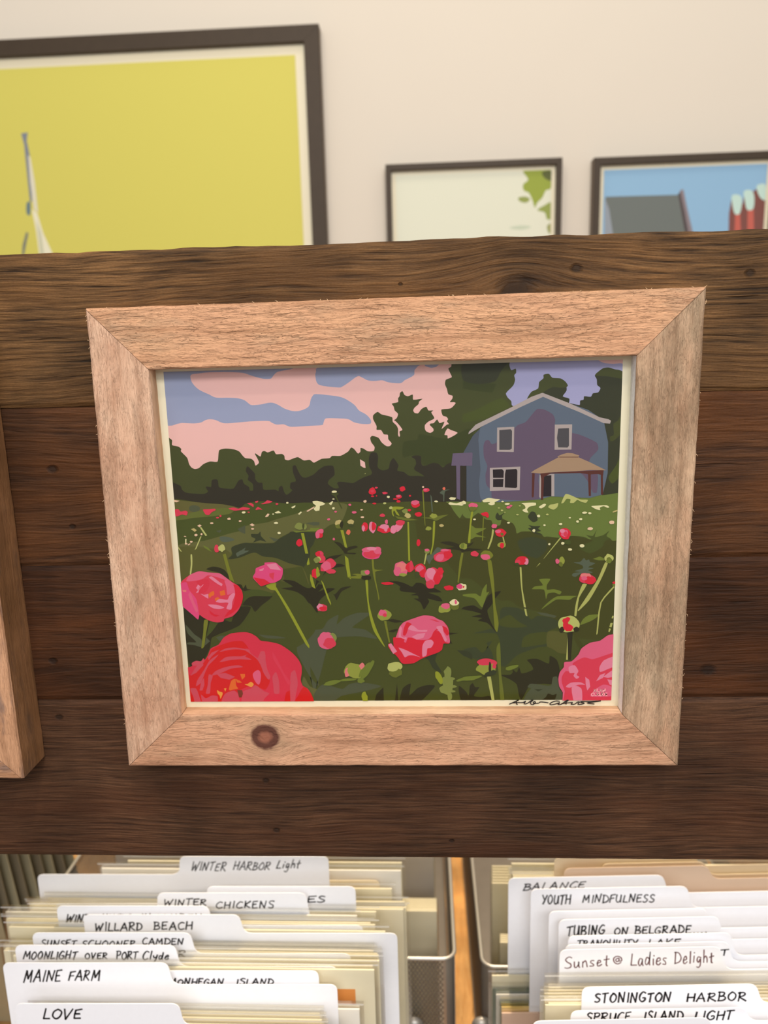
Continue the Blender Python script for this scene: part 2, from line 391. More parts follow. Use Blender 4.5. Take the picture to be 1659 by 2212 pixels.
def catmull(P, k=3):
    out = []; n = len(P)
    for i in range(n):
        a, b, c, d = P[i - 1], P[i], P[(i + 1) % n], P[(i + 2) % n]
        for j in range(k):
            t = j / k
            out.append(tuple(0.5 * (2 * b[q] + (c[q] - a[q]) * t + (2 * a[q] - 5 * b[q] + 4 * c[q] - d[q]) * t * t + (3 * b[q] - a[q] - 3 * c[q] + d[q]) * t ** 3) for q in (0, 1)))
    return out
class Print:
    def __init__(s, Y, rect, step=1.6e-6): s.Y, s.rect, s.step = Y, rect, step; s.v, s.f, s.c, s.n = [], [], [], 0
    def poly(s, pts, col, clip=True):            # pts in (x, z)
        if clip: pts = clip_poly(pts, *s.rect)
        if len(pts) < 3: return
        P = [Vector((a, b, 0)) for a, b in pts]; base = len(s.v); y = s.Y - s.n * s.step; s.n += 1
        for a, b in pts: s.v.append((a, y, b))
        for t in geometry.tessellate_polygon([P]):
            a, b, c = (P[i] for i in t)
            t = t if ((b - a).cross(c - a)).z > 0 else t[::-1]
            s.f.append(tuple(base + i for i in t)); s.c.append(col)
    def build(s, name, mat, parent):
        me = bpy.data.meshes.new(name); me.from_pydata(s.v, [], s.f)
        ca = me.color_attributes.new('ink', 'FLOAT_COLOR', 'CORNER')
        for p, c in zip(me.polygons, s.c):
            for li in p.loop_indices: ca.data[li].color = tuple(c) + (1,)
        me.update(); return link(name, me, mat, parent)
# ---------------------------------------------------------------- the peony print (shapes in enlarged-photo units)
TILE = dict(A=(340, 760), B=(670, 760), C=(1000, 760), D=(340, 1050), E=(670, 1050), F=(1000, 1050), G=(340, 1250), H=(670, 1250), I=(1000, 1250))
COL = dict(
 sky=(236,184,180), blu=(152,157,188), lav=(164,160,200), olv=(66,70,30), olv2=(56,62,22), drk=(46,40,26), dk2=(50,52,32),
 fld=(70,74,24), hil=(98,92,46), hi2=(98,104,42), mdg=(70,78,26), lol=(98,96,50), lo2=(88,86,36), dkb=(52,56,30), rgt=(102,116,50), rdk=(66,66,16),
 gry=(78,82,58), gr2=(84,92,74), blg=(58,64,36), dkl=(44,40,14), dk3=(40,35,12), stm=(146,150,38), st2=(118,120,34), st3=(104,108,36), pst=(176,174,96),
 lgr=(110,120,42), lg2=(128,134,66), bud=(146,150,60), bu2=(184,184,104), cre=(230,218,170), pcr=(232,190,160), mcr=(186,184,112), tan=(190,170,110),
 hb=(92,102,120), hb2=(78,84,98), hp=(98,80,102), hp2=(104,88,112), trm=(174,158,156), rof=(166,134,108), brn=(88,42,34), win=(74,70,75), wdk=(36,26,30),
 red=(216,30,52), pnk=(222,92,126), lpk=(226,128,156), hot=(216,56,80), mag=(222,70,124), brd=(212,26,28), ros=(206,74,92), crm=(214,46,70),
 ora=(226,104,40), yor=(232,150,64), bro=(122,54,34), cor=(222,108,84), sal=(226,120,120))
ART = """
blu A 20,190 1330,160 1230,205 1190,240 1165,272 1130,278 1080,275 1000,255 930,232 870,215 750,208 620,208 500,212 420,222 345,235 343,285 370,335 430,390 530,437 600,468 720,470 820,475 890,495 930,525 965,545 1050,540 1160,520 1230,540 1300,580 1380,605 1450,605 1520,580 1555,550 1570,490 1590,450 B 60,433 200,445 320,465 400,505 460,550 500,600 570,640 610,680 625,715 610,738 530,738 450,722 390,690 300,682 180,680 150,690 135,730 120,750 0,758 A 1380,768 1330,757 1290,742 1220,745 1170,725 1130,708 960,712 720,732 650,722 600,700 540,690 490,700 450,722 380,733 250,728 60,718 ~
blu B 115,150 60,205 55,260 75,325 140,350 290,365 330,355 400,310 485,250 530,262 590,292 660,298 740,292 800,312 900,322 940,315 970,290 1060,240 1068,190 1100,150 1110,110 600,90 ~
blu B 1155,110 1180,148 1240,165 1290,155 1340,110
lav C 470,40 1380,40 1375,75 1400,95 1450,115 1540,123 1640,123 1640,300 1400,600 500,600 420,430
olv A 80,860 110,875 150,905 150,955 215,970 245,995 240,1018 305,1085 325,1150 350,1185 385,1200 425,1190 470,1150 540,1122 615,1125 625,1050 635,1005 700,990 790,1000 840,1022 870,1060 900,1088 960,1095 990,1120 1005,1165 1040,1135 1020,1085 998,1045 1005,1040 1055,1072 1070,1025 1095,1015 1130,1030 1190,1010 1215,1048 1275,1045 1300,1065 1305,1100 1340,1110 1395,1090 1440,1078 1500,1112 1560,1105 1600,1135 B 60,1125 120,1095 200,1088 225,1065 310,1065 390,1020 420,980 450,995 490,1042 515,1020 515,985 545,990 590,1018 650,1015 660,975 625,925 615,880 635,860 700,880 730,925 780,965 815,965 835,938 800,895 795,850 755,845 725,800 680,798 680,760 645,690 645,650 690,615 730,640 840,670 845,715 885,755 900,790 900,850 910,870 920,860 915,815 945,800 920,760 880,715 860,700 885,680 900,635 865,600 855,560 835,530 900,515 900,475 915,455 920,420 945,403 965,440 1000,455 1050,437 1055,490 1150,480 1115,510 1110,535 1070,570 1055,600 1070,625 1105,630 1140,585 1190,562 1210,600 1260,600 1240,620 1272,680 1210,715 1175,750 1175,790 1190,815 1230,830 1262,810 1260,785 1225,750 1230,735 1265,730 1300,692 1325,730 1375,715 1345,790 1400,745 1420,740 1400,710 1412,690 1395,665 1360,655 1345,620 1345,590 1440,578 1490,525 1470,515 1430,515 1455,480 1458,450 1415,435 1400,380 1380,330 1390,285 1450,260 1430,210 1415,170 1445,150 1458,60 C 490,40 475,130 495,188 540,172 545,215 525,240 535,285 515,345 440,425 460,470 495,505 500,545 530,568 600,800 400,1500 B 0,1540 A 100,1530
olv2 B 960,920 1100,900 1110,840 1400,890 1659,780 1659,1180 1300,1160 1200,1180 1135,1130 1050,1060 950,1080 ,
olv2 C 0,300 340,330 300,420 200,410 0,380
dk2 C 0,110 460,110 400,180 330,300 160,330 0,290
mdg C 120,600 400,470 480,560 300,640 250,680 0,720 0,640
sky B 1405,785 1440,800 1510,830 1410,888 1405,855 1375,850
sky B 510,1100 560,1130 567,1190 545,1185 515,1165
mcr B 555,1250 570,1240 565,1252
olv C 655,490 700,410 770,375 780,310 825,270 825,235 880,225 915,265 1000,272 1050,305 1075,345 1060,365 1060,400 1020,455 1090,480 1070,540 900,500 820,420
dk2 C 820,425 920,360 1000,368 1060,365 1060,400 1020,460 1090,480 1075,540
dk2 C 1350,240 1430,170 1490,160 1560,180 1600,185 1650,215 1650,1480 1420,1480 1430,720 1200,590 1090,525 1195,545 1200,500 1235,490 1240,455 1310,460 1330,425 1385,415 1408,370 1375,340 1370,280
olv C 1350,240 1430,170 1490,160 1560,180 1600,185 1650,215 1650,275 1480,250
olv C 1650,590 1590,700 1540,740 1545,850 1505,870 1510,915 1545,910 1620,830
mdg C 1630,1020 1570,1160 1490,1280 1500,1320 1530,1350 1600,1280
drk A 130,1335 240,1375 250,1410 290,1440 330,1448 480,1455 520,1430 495,1390 505,1378 550,1385 555,1320 580,1305 618,1312 630,1385 700,1400 780,1400 830,1320 870,1305 885,1350 940,1385 945,1420 980,1420 975,1350 925,1310 935,1270 905,1220 920,1170 960,1205 1000,1250 1000,1300 1035,1340 1075,1340 1085,1410 1210,1410 1240,1430 1245,1390 1275,1370 1300,1440 1325,1465 1385,1415 1360,1400 1365,1340 1420,1325 1390,1240 1385,1170 1415,1162 1440,1220 1480,1280 1520,1290 1600,1255 B 90,1205 150,1170 235,1168 250,1260 195,1310 180,1350 240,1395 280,1400 295,1385 275,1345 300,1330 400,1340 440,1345 500,1310 560,1280 620,1260 635,1235 605,1175 600,1100 615,1045 640,1028 680,1035 697,1080 690,1180 740,1215 805,1195 815,1140 850,1088 880,1120 905,1165 890,1215 960,1230 1010,1270 1100,1270 1170,1275 1130,1245 1070,1210 1065,1185 1085,1150 1075,1100 1035,1075 1080,1060 1135,1070 1135,1130 1150,1165 1190,1165 1250,1138 1310,1145 1360,1185 1400,1150 1450,1135 1640,1160 C 60,1560 B 0,1580 A 850,1610 130,1540
fld D 140,150 400,165 600,185 740,200 850,222 900,180 1060,155 1300,175 1560,170 E 200,165 460,160 640,175 860,165 1100,155 1300,165 F 100,155 350,140 700,125 900,105 1150,90 1450,92 1500,95 1620,80 I 1590,1280 G 330,1300
hil D 150,150 300,155 500,175 680,188 830,222 780,245 740,285 500,315 300,335 290,355 160,365
hi2 D 160,300 320,280 400,262 560,230 750,225 790,245 740,285 500,315 330,330 290,355 160,368
gry D 330,210 380,195 430,215 430,245 380,265 330,250 ~
mdg D 160,368 300,340 560,310 740,290 900,200 1060,155 1300,180 1580,170 1640,240 1500,260 1400,295 1200,330 1130,330 1100,380 950,400 880,470 600,520 480,560 300,600 180,620
lol D 180,620 480,560 760,480 860,455 900,410 1000,390 1110,375 1250,330 1400,290 1560,230 E 130,180 240,165 380,190 360,280 320,360 200,400 100,470 0,450 D 1500,470 1390,465 1250,530 1190,580 900,580 820,600 760,650 760,700 730,745 850,730 990,680 1200,735 1300,760 1480,820 1400,900 1240,970 1180,1100 900,1100 870,1050 780,1000 340,930 200,990
lo2 D 180,640 400,620 560,640 700,650 760,700 730,745 850,730 990,680 1200,735 1480,820 1550,1040 1240,970 1180,1100 900,1100 870,1050 780,1000 340,930 200,990
fld D 1290,850 1480,820 1560,1040 1460,1060 1300,960
gr2 D 640,520 720,520 790,550 700,575 650,560 ~
gry D 820,440 900,400 900,490 850,470
gry D 1140,520 1250,545 1200,570
gry D 600,460 660,445 640,480
dkb D 725,740 770,700 755,640 790,610 900,580 960,585 1180,585 1240,545 1340,490 1390,465 1659,480 E 80,470 30,600 0,640 D 1560,720 1500,830 1480,820 1350,790 1210,735 1080,720 990,680 850,730 760,748 ~
gr2 D 805,690 870,650 905,630 890,660 940,660 890,690 840,710 820,725
dkb D 960,490 1030,490 1055,465 1060,510 1115,570 1060,555 1030,560 980,578 1005,540 965,520
gry D 1520,380 1600,365 1659,370 1659,400 1600,405
dkl D 500,850 560,825 620,830 690,860 770,980 640,890 560,870
lgr D 470,605 520,630 560,675 530,660 480,630
mcr D 340,700 355,700 358,800 345,905 332,905 342,800
mcr D 440,515 452,515 400,640 382,655 
mcr D 432,420 450,420 510,505 492,510
mcr D 215,620 250,670 240,670 215,640
cre D 285,540 298,540 296,590 286,590
rgt E 1390,160 F 0,160 350,140 700,125 900,105 1150,90 1450,92 1620,80 1600,560 1530,560 1500,530 1300,545 1240,520 1120,510 1000,530 860,515 830,520 790,480 700,465 600,465 550,485 540,430 510,380 480,370 400,335 380,400 310,400 290,350 230,340 160,275 120,300 80,330 20,320 0,280 E 1530,330 1470,255 1430,190
rdk F 0,330 80,330 160,275 230,340 290,350 310,400 380,400 400,335 480,370 510,380 540,430 550,485 600,465 700,465 790,480 830,520 1000,530 1120,510 1300,545 1500,530 1530,560 1610,560 1610,1200 1590,1520 1200,1560 800,1300 400,1180 200,1050 100,960 0,950 E 1500,900 1400,780 1380,700 1120,640 1090,450 1060,300 1090,170 1390,165 1430,190 1470,255 1530,330
rgt F 0,240 60,270 40,330 0,300
mdg F 1260,500 1330,510 1370,445 1350,520 1440,500 1500,455 1470,510 1510,540 1450,560 1430,620 1300,690 1180,620 1330,560
dkb F 335,300 355,270 375,300 430,270 400,305 405,340 360,350 335,330
dkb F 665,310 700,260 740,270 765,350 720,370 680,340
dkb F 670,400 730,410 795,410 770,435 800,460 750,470 820,500 740,490 700,460 665,430 700,425
blg F 560,560 700,520 860,560 850,660 760,740 640,700 580,640
fld F 0,950 100,960 200,1050 260,1180 480,1170 560,1230 640,1260 860,1310 870,1500 870,1659 0,1659 
lgr F 0,1110 130,1100 180,1130 200,1060 245,1000 240,1090 270,1080 235,1140 215,1230 190,1240 120,1150 0,1125
lgr F 780,955 895,950 860,1010 860,1060 930,1055 1010,1080 990,1110 940,1090 870,1100 850,1160 830,1060 705,1055 740,1025 820,1015
lgr F 800,1265 860,1200 960,1130 1170,1125 1130,1140 1090,1165 960,1160 880,1210
gry F 755,1290 850,1300 960,1330 940,1350 800,1320
blg I 380,330 420,290 560,300 640,340 700,420 760,380 900,400 980,440 960,500 870,540 860,690 780,700 560,780 430,900 380,880 380,650 340,560 100,560 300,510 370,480
fld I 620,600 700,560 870,550 860,660 700,690 600,700
fld I 380,420 480,370 570,440 660,490 500,500 380,480
lo2 I 870,540 1060,560 1070,760 980,760 920,720 860,690
blg I 130,700 200,760 300,640 240,660 300,760 310,900 130,820 0,790 0,730
dkl I 655,830 760,820 880,870 890,790 960,830 990,930 1000,1150 900,1080 690,1090 600,1240 575,1200 550,1080 480,1030 385,985 480,985 510,960 510,930 550,960 575,905 600,970 720,930 700,880
gry I 690,1075 760,1080 900,1095 920,1010 960,1000 985,1060 990,1130 1020,1170 1020,1260 620,1260 650,1180 700,1120 660,1110
dkb I 730,1130 820,1130 770,1155
dkl I 850,1210 870,1175 920,1190 960,1180 930,1250 790,1260
dkl I 0,1130 60,1200 70,1100 100,1068 125,1110 170,1110 110,1200 200,1210 260,1200 325,1220 320,1260 0,1260
rdk I 1140,560 1330,570 1180,600 1230,680 1200,720 1140,620
gry H 0,480 50,520 130,510 180,430 290,370 270,470 350,400 480,350 620,355 520,430 430,500 560,520 690,615 500,590 280,600 200,640 160,760 110,960 40,1160 0,900 G 1659,1100 1560,1000 1440,780 1430,690 1540,560 1570,480 1600,560
gry G 1040,570 1110,515 1180,540 1300,530 1260,560 1340,605 1120,610
lol G 1500,1000 1560,1100 1659,1150 1659,1280 1600,1280 1480,1090
gry H 40,1180 130,1080 330,1130 400,1080 520,1060 730,1100 560,1150 320,1200 230,1260 50,1260
dkl H 655,1270 680,1180 750,1110 755,1270
dkl H 865,1270 890,1070 905,1270
dkl H 915,1240 950,1120 1030,1072 1015,1195 1100,1120 1190,1090 1280,1095 1210,1180 1120,1260 920,1260
dkl H 1520,1095 1600,1160 1620,1200 1659,1075 1659,1260 1550,1260
dkb H 1150,800 1300,760 1280,840 1350,960 1260,920 1210,830
dkb H 1500,730 1620,740 1659,780 1659,830 1560,780
dkb G 880,1030 G 830,0 ,
dkl G 800,60 860,60 880,100 905,60 920,105 1040,115 900,130 860,110
dkl G 270,290 340,340 420,410 440,370 520,430 680,420 760,440 800,300 960,290 840,480 560,600 540,700 480,820 340,900 300,700
gry G 290,470 380,570 450,620 460,700 380,680 300,670 320,650 400,650 310,560
gry G 500,600 540,640 480,690
gry G 600,600 660,580 700,590 640,640
mdg G 540,430 640,430 560,540 500,600
fld G 860,520 960,380 1000,350 940,340 1040,250 1170,190 1260,60 1440,150 1560,250 1659,380 1600,560 1430,700 1300,600 1040,570
dkl G 870,270 940,190 1090,170 1180,180 1060,280 1000,340 960,280
mdg G 890,130 1030,110 1180,150 1160,180 960,180 880,230
dk3 D 1265,1045 1390,1030 1280,960 1400,970 1500,1030 1560,1045 1659,980 E 60,960 60,1200 75,1300 0,1200 D 1550,1200 1500,1130 1420,1080
dk3 E 0,1040 60,1040 110,960 160,860 230,805 310,795 358,818 280,830 200,850 130,920 90,1005 155,1010 85,1080 180,1045 255,1050 160,1110 90,1180 75,1300 0,1180
dkl E 245,570 310,580 370,640 400,620 470,610 490,625 390,660 380,680 475,685 380,730 350,690 270,740 150,790 80,800 200,720 350,690 300,620
dkl E 210,1090 250,1110 320,1040 425,1025 320,1080 270,1170 250,1120
dkl E 770,1370 850,1360 960,1385 870,1400
dkl H 790,540 870,515 910,520 850,550
dkl H 1420,550 1520,555 1430,575
dkl H 1430,620 1455,665 1420,660
dk3 E 800,975 900,975 980,1000 1045,1030 1085,990 1160,1000 1200,1040 1260,1040 1345,1085 1210,1090 1320,1130 1355,1180 1280,1170 1200,1150 1220,1180 1200,1215 1165,1265 1130,1190 1060,1150 1110,1150 1100,1120 1030,1115 1090,1095 930,1075 915,1050 925,1030 860,990
gr2 E 1300,625 1350,640 1380,650 1300,700 1240,760 1220,800 1190,745 1180,720 1250,690
dk3 E 1540,1260 1600,1230 1659,1225 1659,1270
dk3 F 0,1240 110,1220 190,1265 215,1200 260,1120 330,1085 390,1075 330,1150 290,1220 250,1270 265,1340 300,1420 345,1500 250,1400 150,1375 200,1350 85,1335 190,1310 100,1280 0,1260
gr2 F 1130,780 1200,775 1240,735 1260,760 1290,750 1300,775 1355,790 1280,830 1340,840 1280,860 1330,885 1200,900 1150,930 1115,915 1130,890 1200,880 1140,870 1230,840 1220,810
lgr F 85,400 130,430 240,430 170,470 130,490 240,525 130,520 80,545 60,470
lgr F 1330,745 1400,720 1450,740 1460,760 1390,760
lgr F 1200,1420 1230,1360 1290,1320 1400,1315 1330,1370 1250,1405
st2 D 670,700 700,690 760,900 790,985 740,960
st2 F 250,760 290,760 320,1000 330,1200 365,1400 350,1495 325,1460 300,1100
st3 I 345,700 375,650 385,750 390,960 425,1260 385,1260 365,960 345,820
st2 D 480,1370 520,1370 500,1500 480,1640 465,1659 450,1659 470,1500
pst I 1075,540 1085,540 1075,830 1055,830
dkl I 1070,540 1125,540 1105,830 1075,830
stm D 1110,1020 1210,980 1215,1030 1350,1250 1555,1630 1555,1659 1520,1620 1340,1290 1210,1070 1160,1060
stm D 1470,480 1500,480 1545,690 1515,690
stm D 1530,790 1550,730 1560,800 1535,810
stm E 0,900 20,920 55,1050 20,1030 0,960
stm E 110,960 135,990 215,1200 212,1220 180,1160
stm E 310,450 340,450 380,630 355,625
stm E 355,710 390,740 420,955 385,930 365,820
st2 E 630,750 650,750 660,850 750,858 665,880 710,1150 700,1170 690,1100 650,930 640,870
st2 E 430,900 520,900 530,945 400,940 380,930 480,915
stm E 565,950 590,955 600,1180 640,1350 690,1490 770,1650 740,1620 650,1480 605,1320 580,1130
st2 E 755,1380 780,1380 820,1600 805,1600
stm E 995,365 1012,365 1025,765 1005,765
stm E 1260,360 1280,360 1270,560 1240,700 1228,690 1250,600
st2 E 1148,40 1160,40 1180,400 1175,410 1160,250
gr2 E 1230,85 1245,110 1258,265 1245,265
gr2 E 1360,40 1430,35 1380,55 1372,155 1362,155 1360,90 1325,70
pst E 1185,670 1200,680 1175,800 1162,800
st2 E 1550,680 1570,685 1520,990 1508,985 1530,760
stm F 85,260 105,260 80,430 75,580 50,580 65,430
st2 F 205,320 215,320 205,560 195,560
pst F 300,440 318,450 300,550 262,645 250,640 290,520
pst F 400,510 415,510 430,580 418,580
pst F 990,530 1012,525 830,740 822,745
pst F 785,785 792,790 748,832 
pst F 580,830 598,830 610,1050 660,1330 640,1320 600,1080
pst F 1225,1000 1270,1005 1190,1140 1160,1330 1140,1325 1160,1180
pst F 1455,780 1485,785 1400,980 1290,1170 1180,1280 1175,1270 1280,1110 1380,950
pst F 1540,1025 1550,1035 1420,1190 1380,1500 1370,1520 1365,1515 1405,1190
pst F 1530,1325 1545,1330 1535,1355 1520,1352
pst F 1510,1400 1535,1400 1520,1445 1498,1440
pst F 1495,1455 1515,1460 1500,1495 1488,1490
dk3 F 625,1240 655,1245 655,1255 625,1252
pst I 245,1000 285,1000 325,1250 295,1250
dkl E 1330,575 1430,565 1530,600 1570,650 1640,570 F 0,650 110,565 90,600 40,630 200,648 0,672 E 1560,680 1530,655 1380,640 1480,620 1400,600
hb2 C 0,1040 100,860 190,770 190,1540 40,1530 35,1160 0,1160
hb C 175,780 600,560 820,455 1440,700 1430,1460 900,1480 780,1510 200,1530 165,1350 180,1200
hp C 210,960 230,910 265,905 295,945 340,930 520,790 560,750 640,720 700,650 760,585 830,590 920,640 945,700 940,760 1120,830 1200,850 1370,930 1385,1000 1310,1080 1290,1130 1330,1160 1380,1250 1370,1440 1330,1440 1280,1330 1200,1240 780,1250 780,1505 300,1500 290,1420 240,1360 230,1260 250,1170 215,1080
hb C 940,1240 1190,1240 1270,1330 1320,1460 935,1470
hp2 B 1460,1040 1659,1030 1659,1165 1445,1165
hp2 C 0,1035 100,1040 90,1160 0,1168
hp2 B 1495,1165 1535,1165 1535,1515 1500,1500
hb2 B 1600,1165 1659,1165 1659,1530 1600,1525
trm C 55,845 60,820 130,745 500,565 700,460 810,420 830,425 1100,530 1400,670 1490,690 1515,705 1505,735 1440,730 1200,620 1090,575 820,460 600,560 200,760 120,805
trm C 350,775 525,768 520,1025 347,1022
win C 372,800 490,792 502,810 500,990 480,1003 372,1003
trm C 940,745 1118,742 1110,1000 937,1002
win C 975,785 1085,780 1085,960 1070,980 975,978 962,880
trm C 275,1188 587,1175 580,1415 275,1425
wdk C 305,1205 400,1200 418,1220 415,1290 308,1290
wdk C 308,1303 415,1300 410,1385 308,1385
wdk C 440,1205 545,1198 557,1215 555,1385 540,1393 428,1388 430,1250
trm C 785,1260 935,1250 935,1478 905,1478 905,1270 800,1280 798,1500 780,1485
wdk C 822,1270 905,1262 905,1478 822,1482
brn C 708,1240 735,1245 725,1480 715,1492 703,1480
brn C 790,1240 900,1245 830,1280 820,1515 797,1515 800,1300
brn C 800,1240 1440,1210 1435,1265 1380,1250 1300,1255 1200,1240 1000,1245 900,1245 830,1270
brn C 1280,1250 1308,1255 1310,1475 1287,1475
brn C 1410,1250 1432,1255 1435,1462 1412,1462
rof C 695,1235 740,1205 900,1120 980,1078 965,1072 1010,1050 1070,1034 1120,1038 1190,1060 1180,1078 1300,1130 1465,1212 1300,1210 1150,1222 1000,1228 880,1235 790,1245
brn C 985,1074 1180,1074 1180,1080 985,1080
cre C 200,1520 260,1495 330,1505 380,1510 325,1540 325,1560 290,1570 255,1555 280,1538 210,1540
mcr C 1005,1550 1050,1455 1110,1470 1200,1510 1278,1515 1260,1545 1210,1535 1170,1515 1135,1545 1095,1545 1100,1510 1060,1505 1030,1545
cre F 598,175 650,170 745,170 745,195 680,210 655,240 670,270 630,265 608,245 640,225 630,195
cre F 1312,205 1360,200 1470,195 1498,215 1480,222 1440,205 1400,220 1405,245 1360,235
mcr F 872,215 890,190 930,185 975,172 965,215 930,240 905,235
cre F 775,215 800,195 830,180 850,185 840,205 800,228
cre E 25,155 110,158 155,180 130,195 85,210 90,245 60,255 38,235 60,200 35,180
cre E 1415,180 1430,165 1500,175 1580,150 1590,170 1555,200 1520,195 1430,190
cre E 1420,125 1440,112 1495,118 1480,140 1440,142
cre E 190,180 230,150 235,160 215,195
cre D 1590,155 1659,155 1659,250 1620,240 1600,225 1640,200
pcr D 1525,255 1610,205 1600,225 1540,262
cre D 1370,215 1415,195 1410,215 1385,228
cre D 1200,270 1240,252 1270,275 1220,280
cre D 1440,285 1470,258 1480,268 1455,293
pcr D 1105,310 1130,280 1150,285 1135,310 1110,318
pcr D 945,395 970,380 997,398 975,410
pcr D 410,405 435,392 455,405 430,420
tan D 345,440 375,430 405,450 385,468
pcr D 270,515 285,508 300,520
pcr D 310,600 335,585 340,592 318,607
pcr D 170,140 230,150 200,165 170,162
hot D 180,240 215,235 240,260 290,250 312,265 300,300 255,290 210,308 180,305
hot D 468,240 530,235 590,230 600,245 560,265 530,295 495,290
hot D 728,230 780,218 830,230 880,213 950,228 930,242 850,245 790,250
hot D 918,175 960,170 988,190 985,215 960,200
hot D 1062,182 1100,165 1125,145 1180,158 1150,172 1080,185
hot D 1000,155 1035,148 1030,165 1008,172
hot D 1005,235 1030,210 1080,240 1040,238 1010,245
stm E 835,240 850,210 960,215 920,240 880,240 915,300 885,290 862,250 850,270 860,308 840,290 ~
st3 E 865,305 1100,345 1120,345 1000,355 900,335
st3 E 1140,322 1225,318 1415,290 1350,325 1290,355 1250,340
fld E 225,85 295,70 270,100 330,225 320,228 255,110
lgr D 1390,455 1500,460 1640,425 1659,430 1659,460 1510,465 1420,475
lgr E 0,425 80,430 110,455 0,462
"""
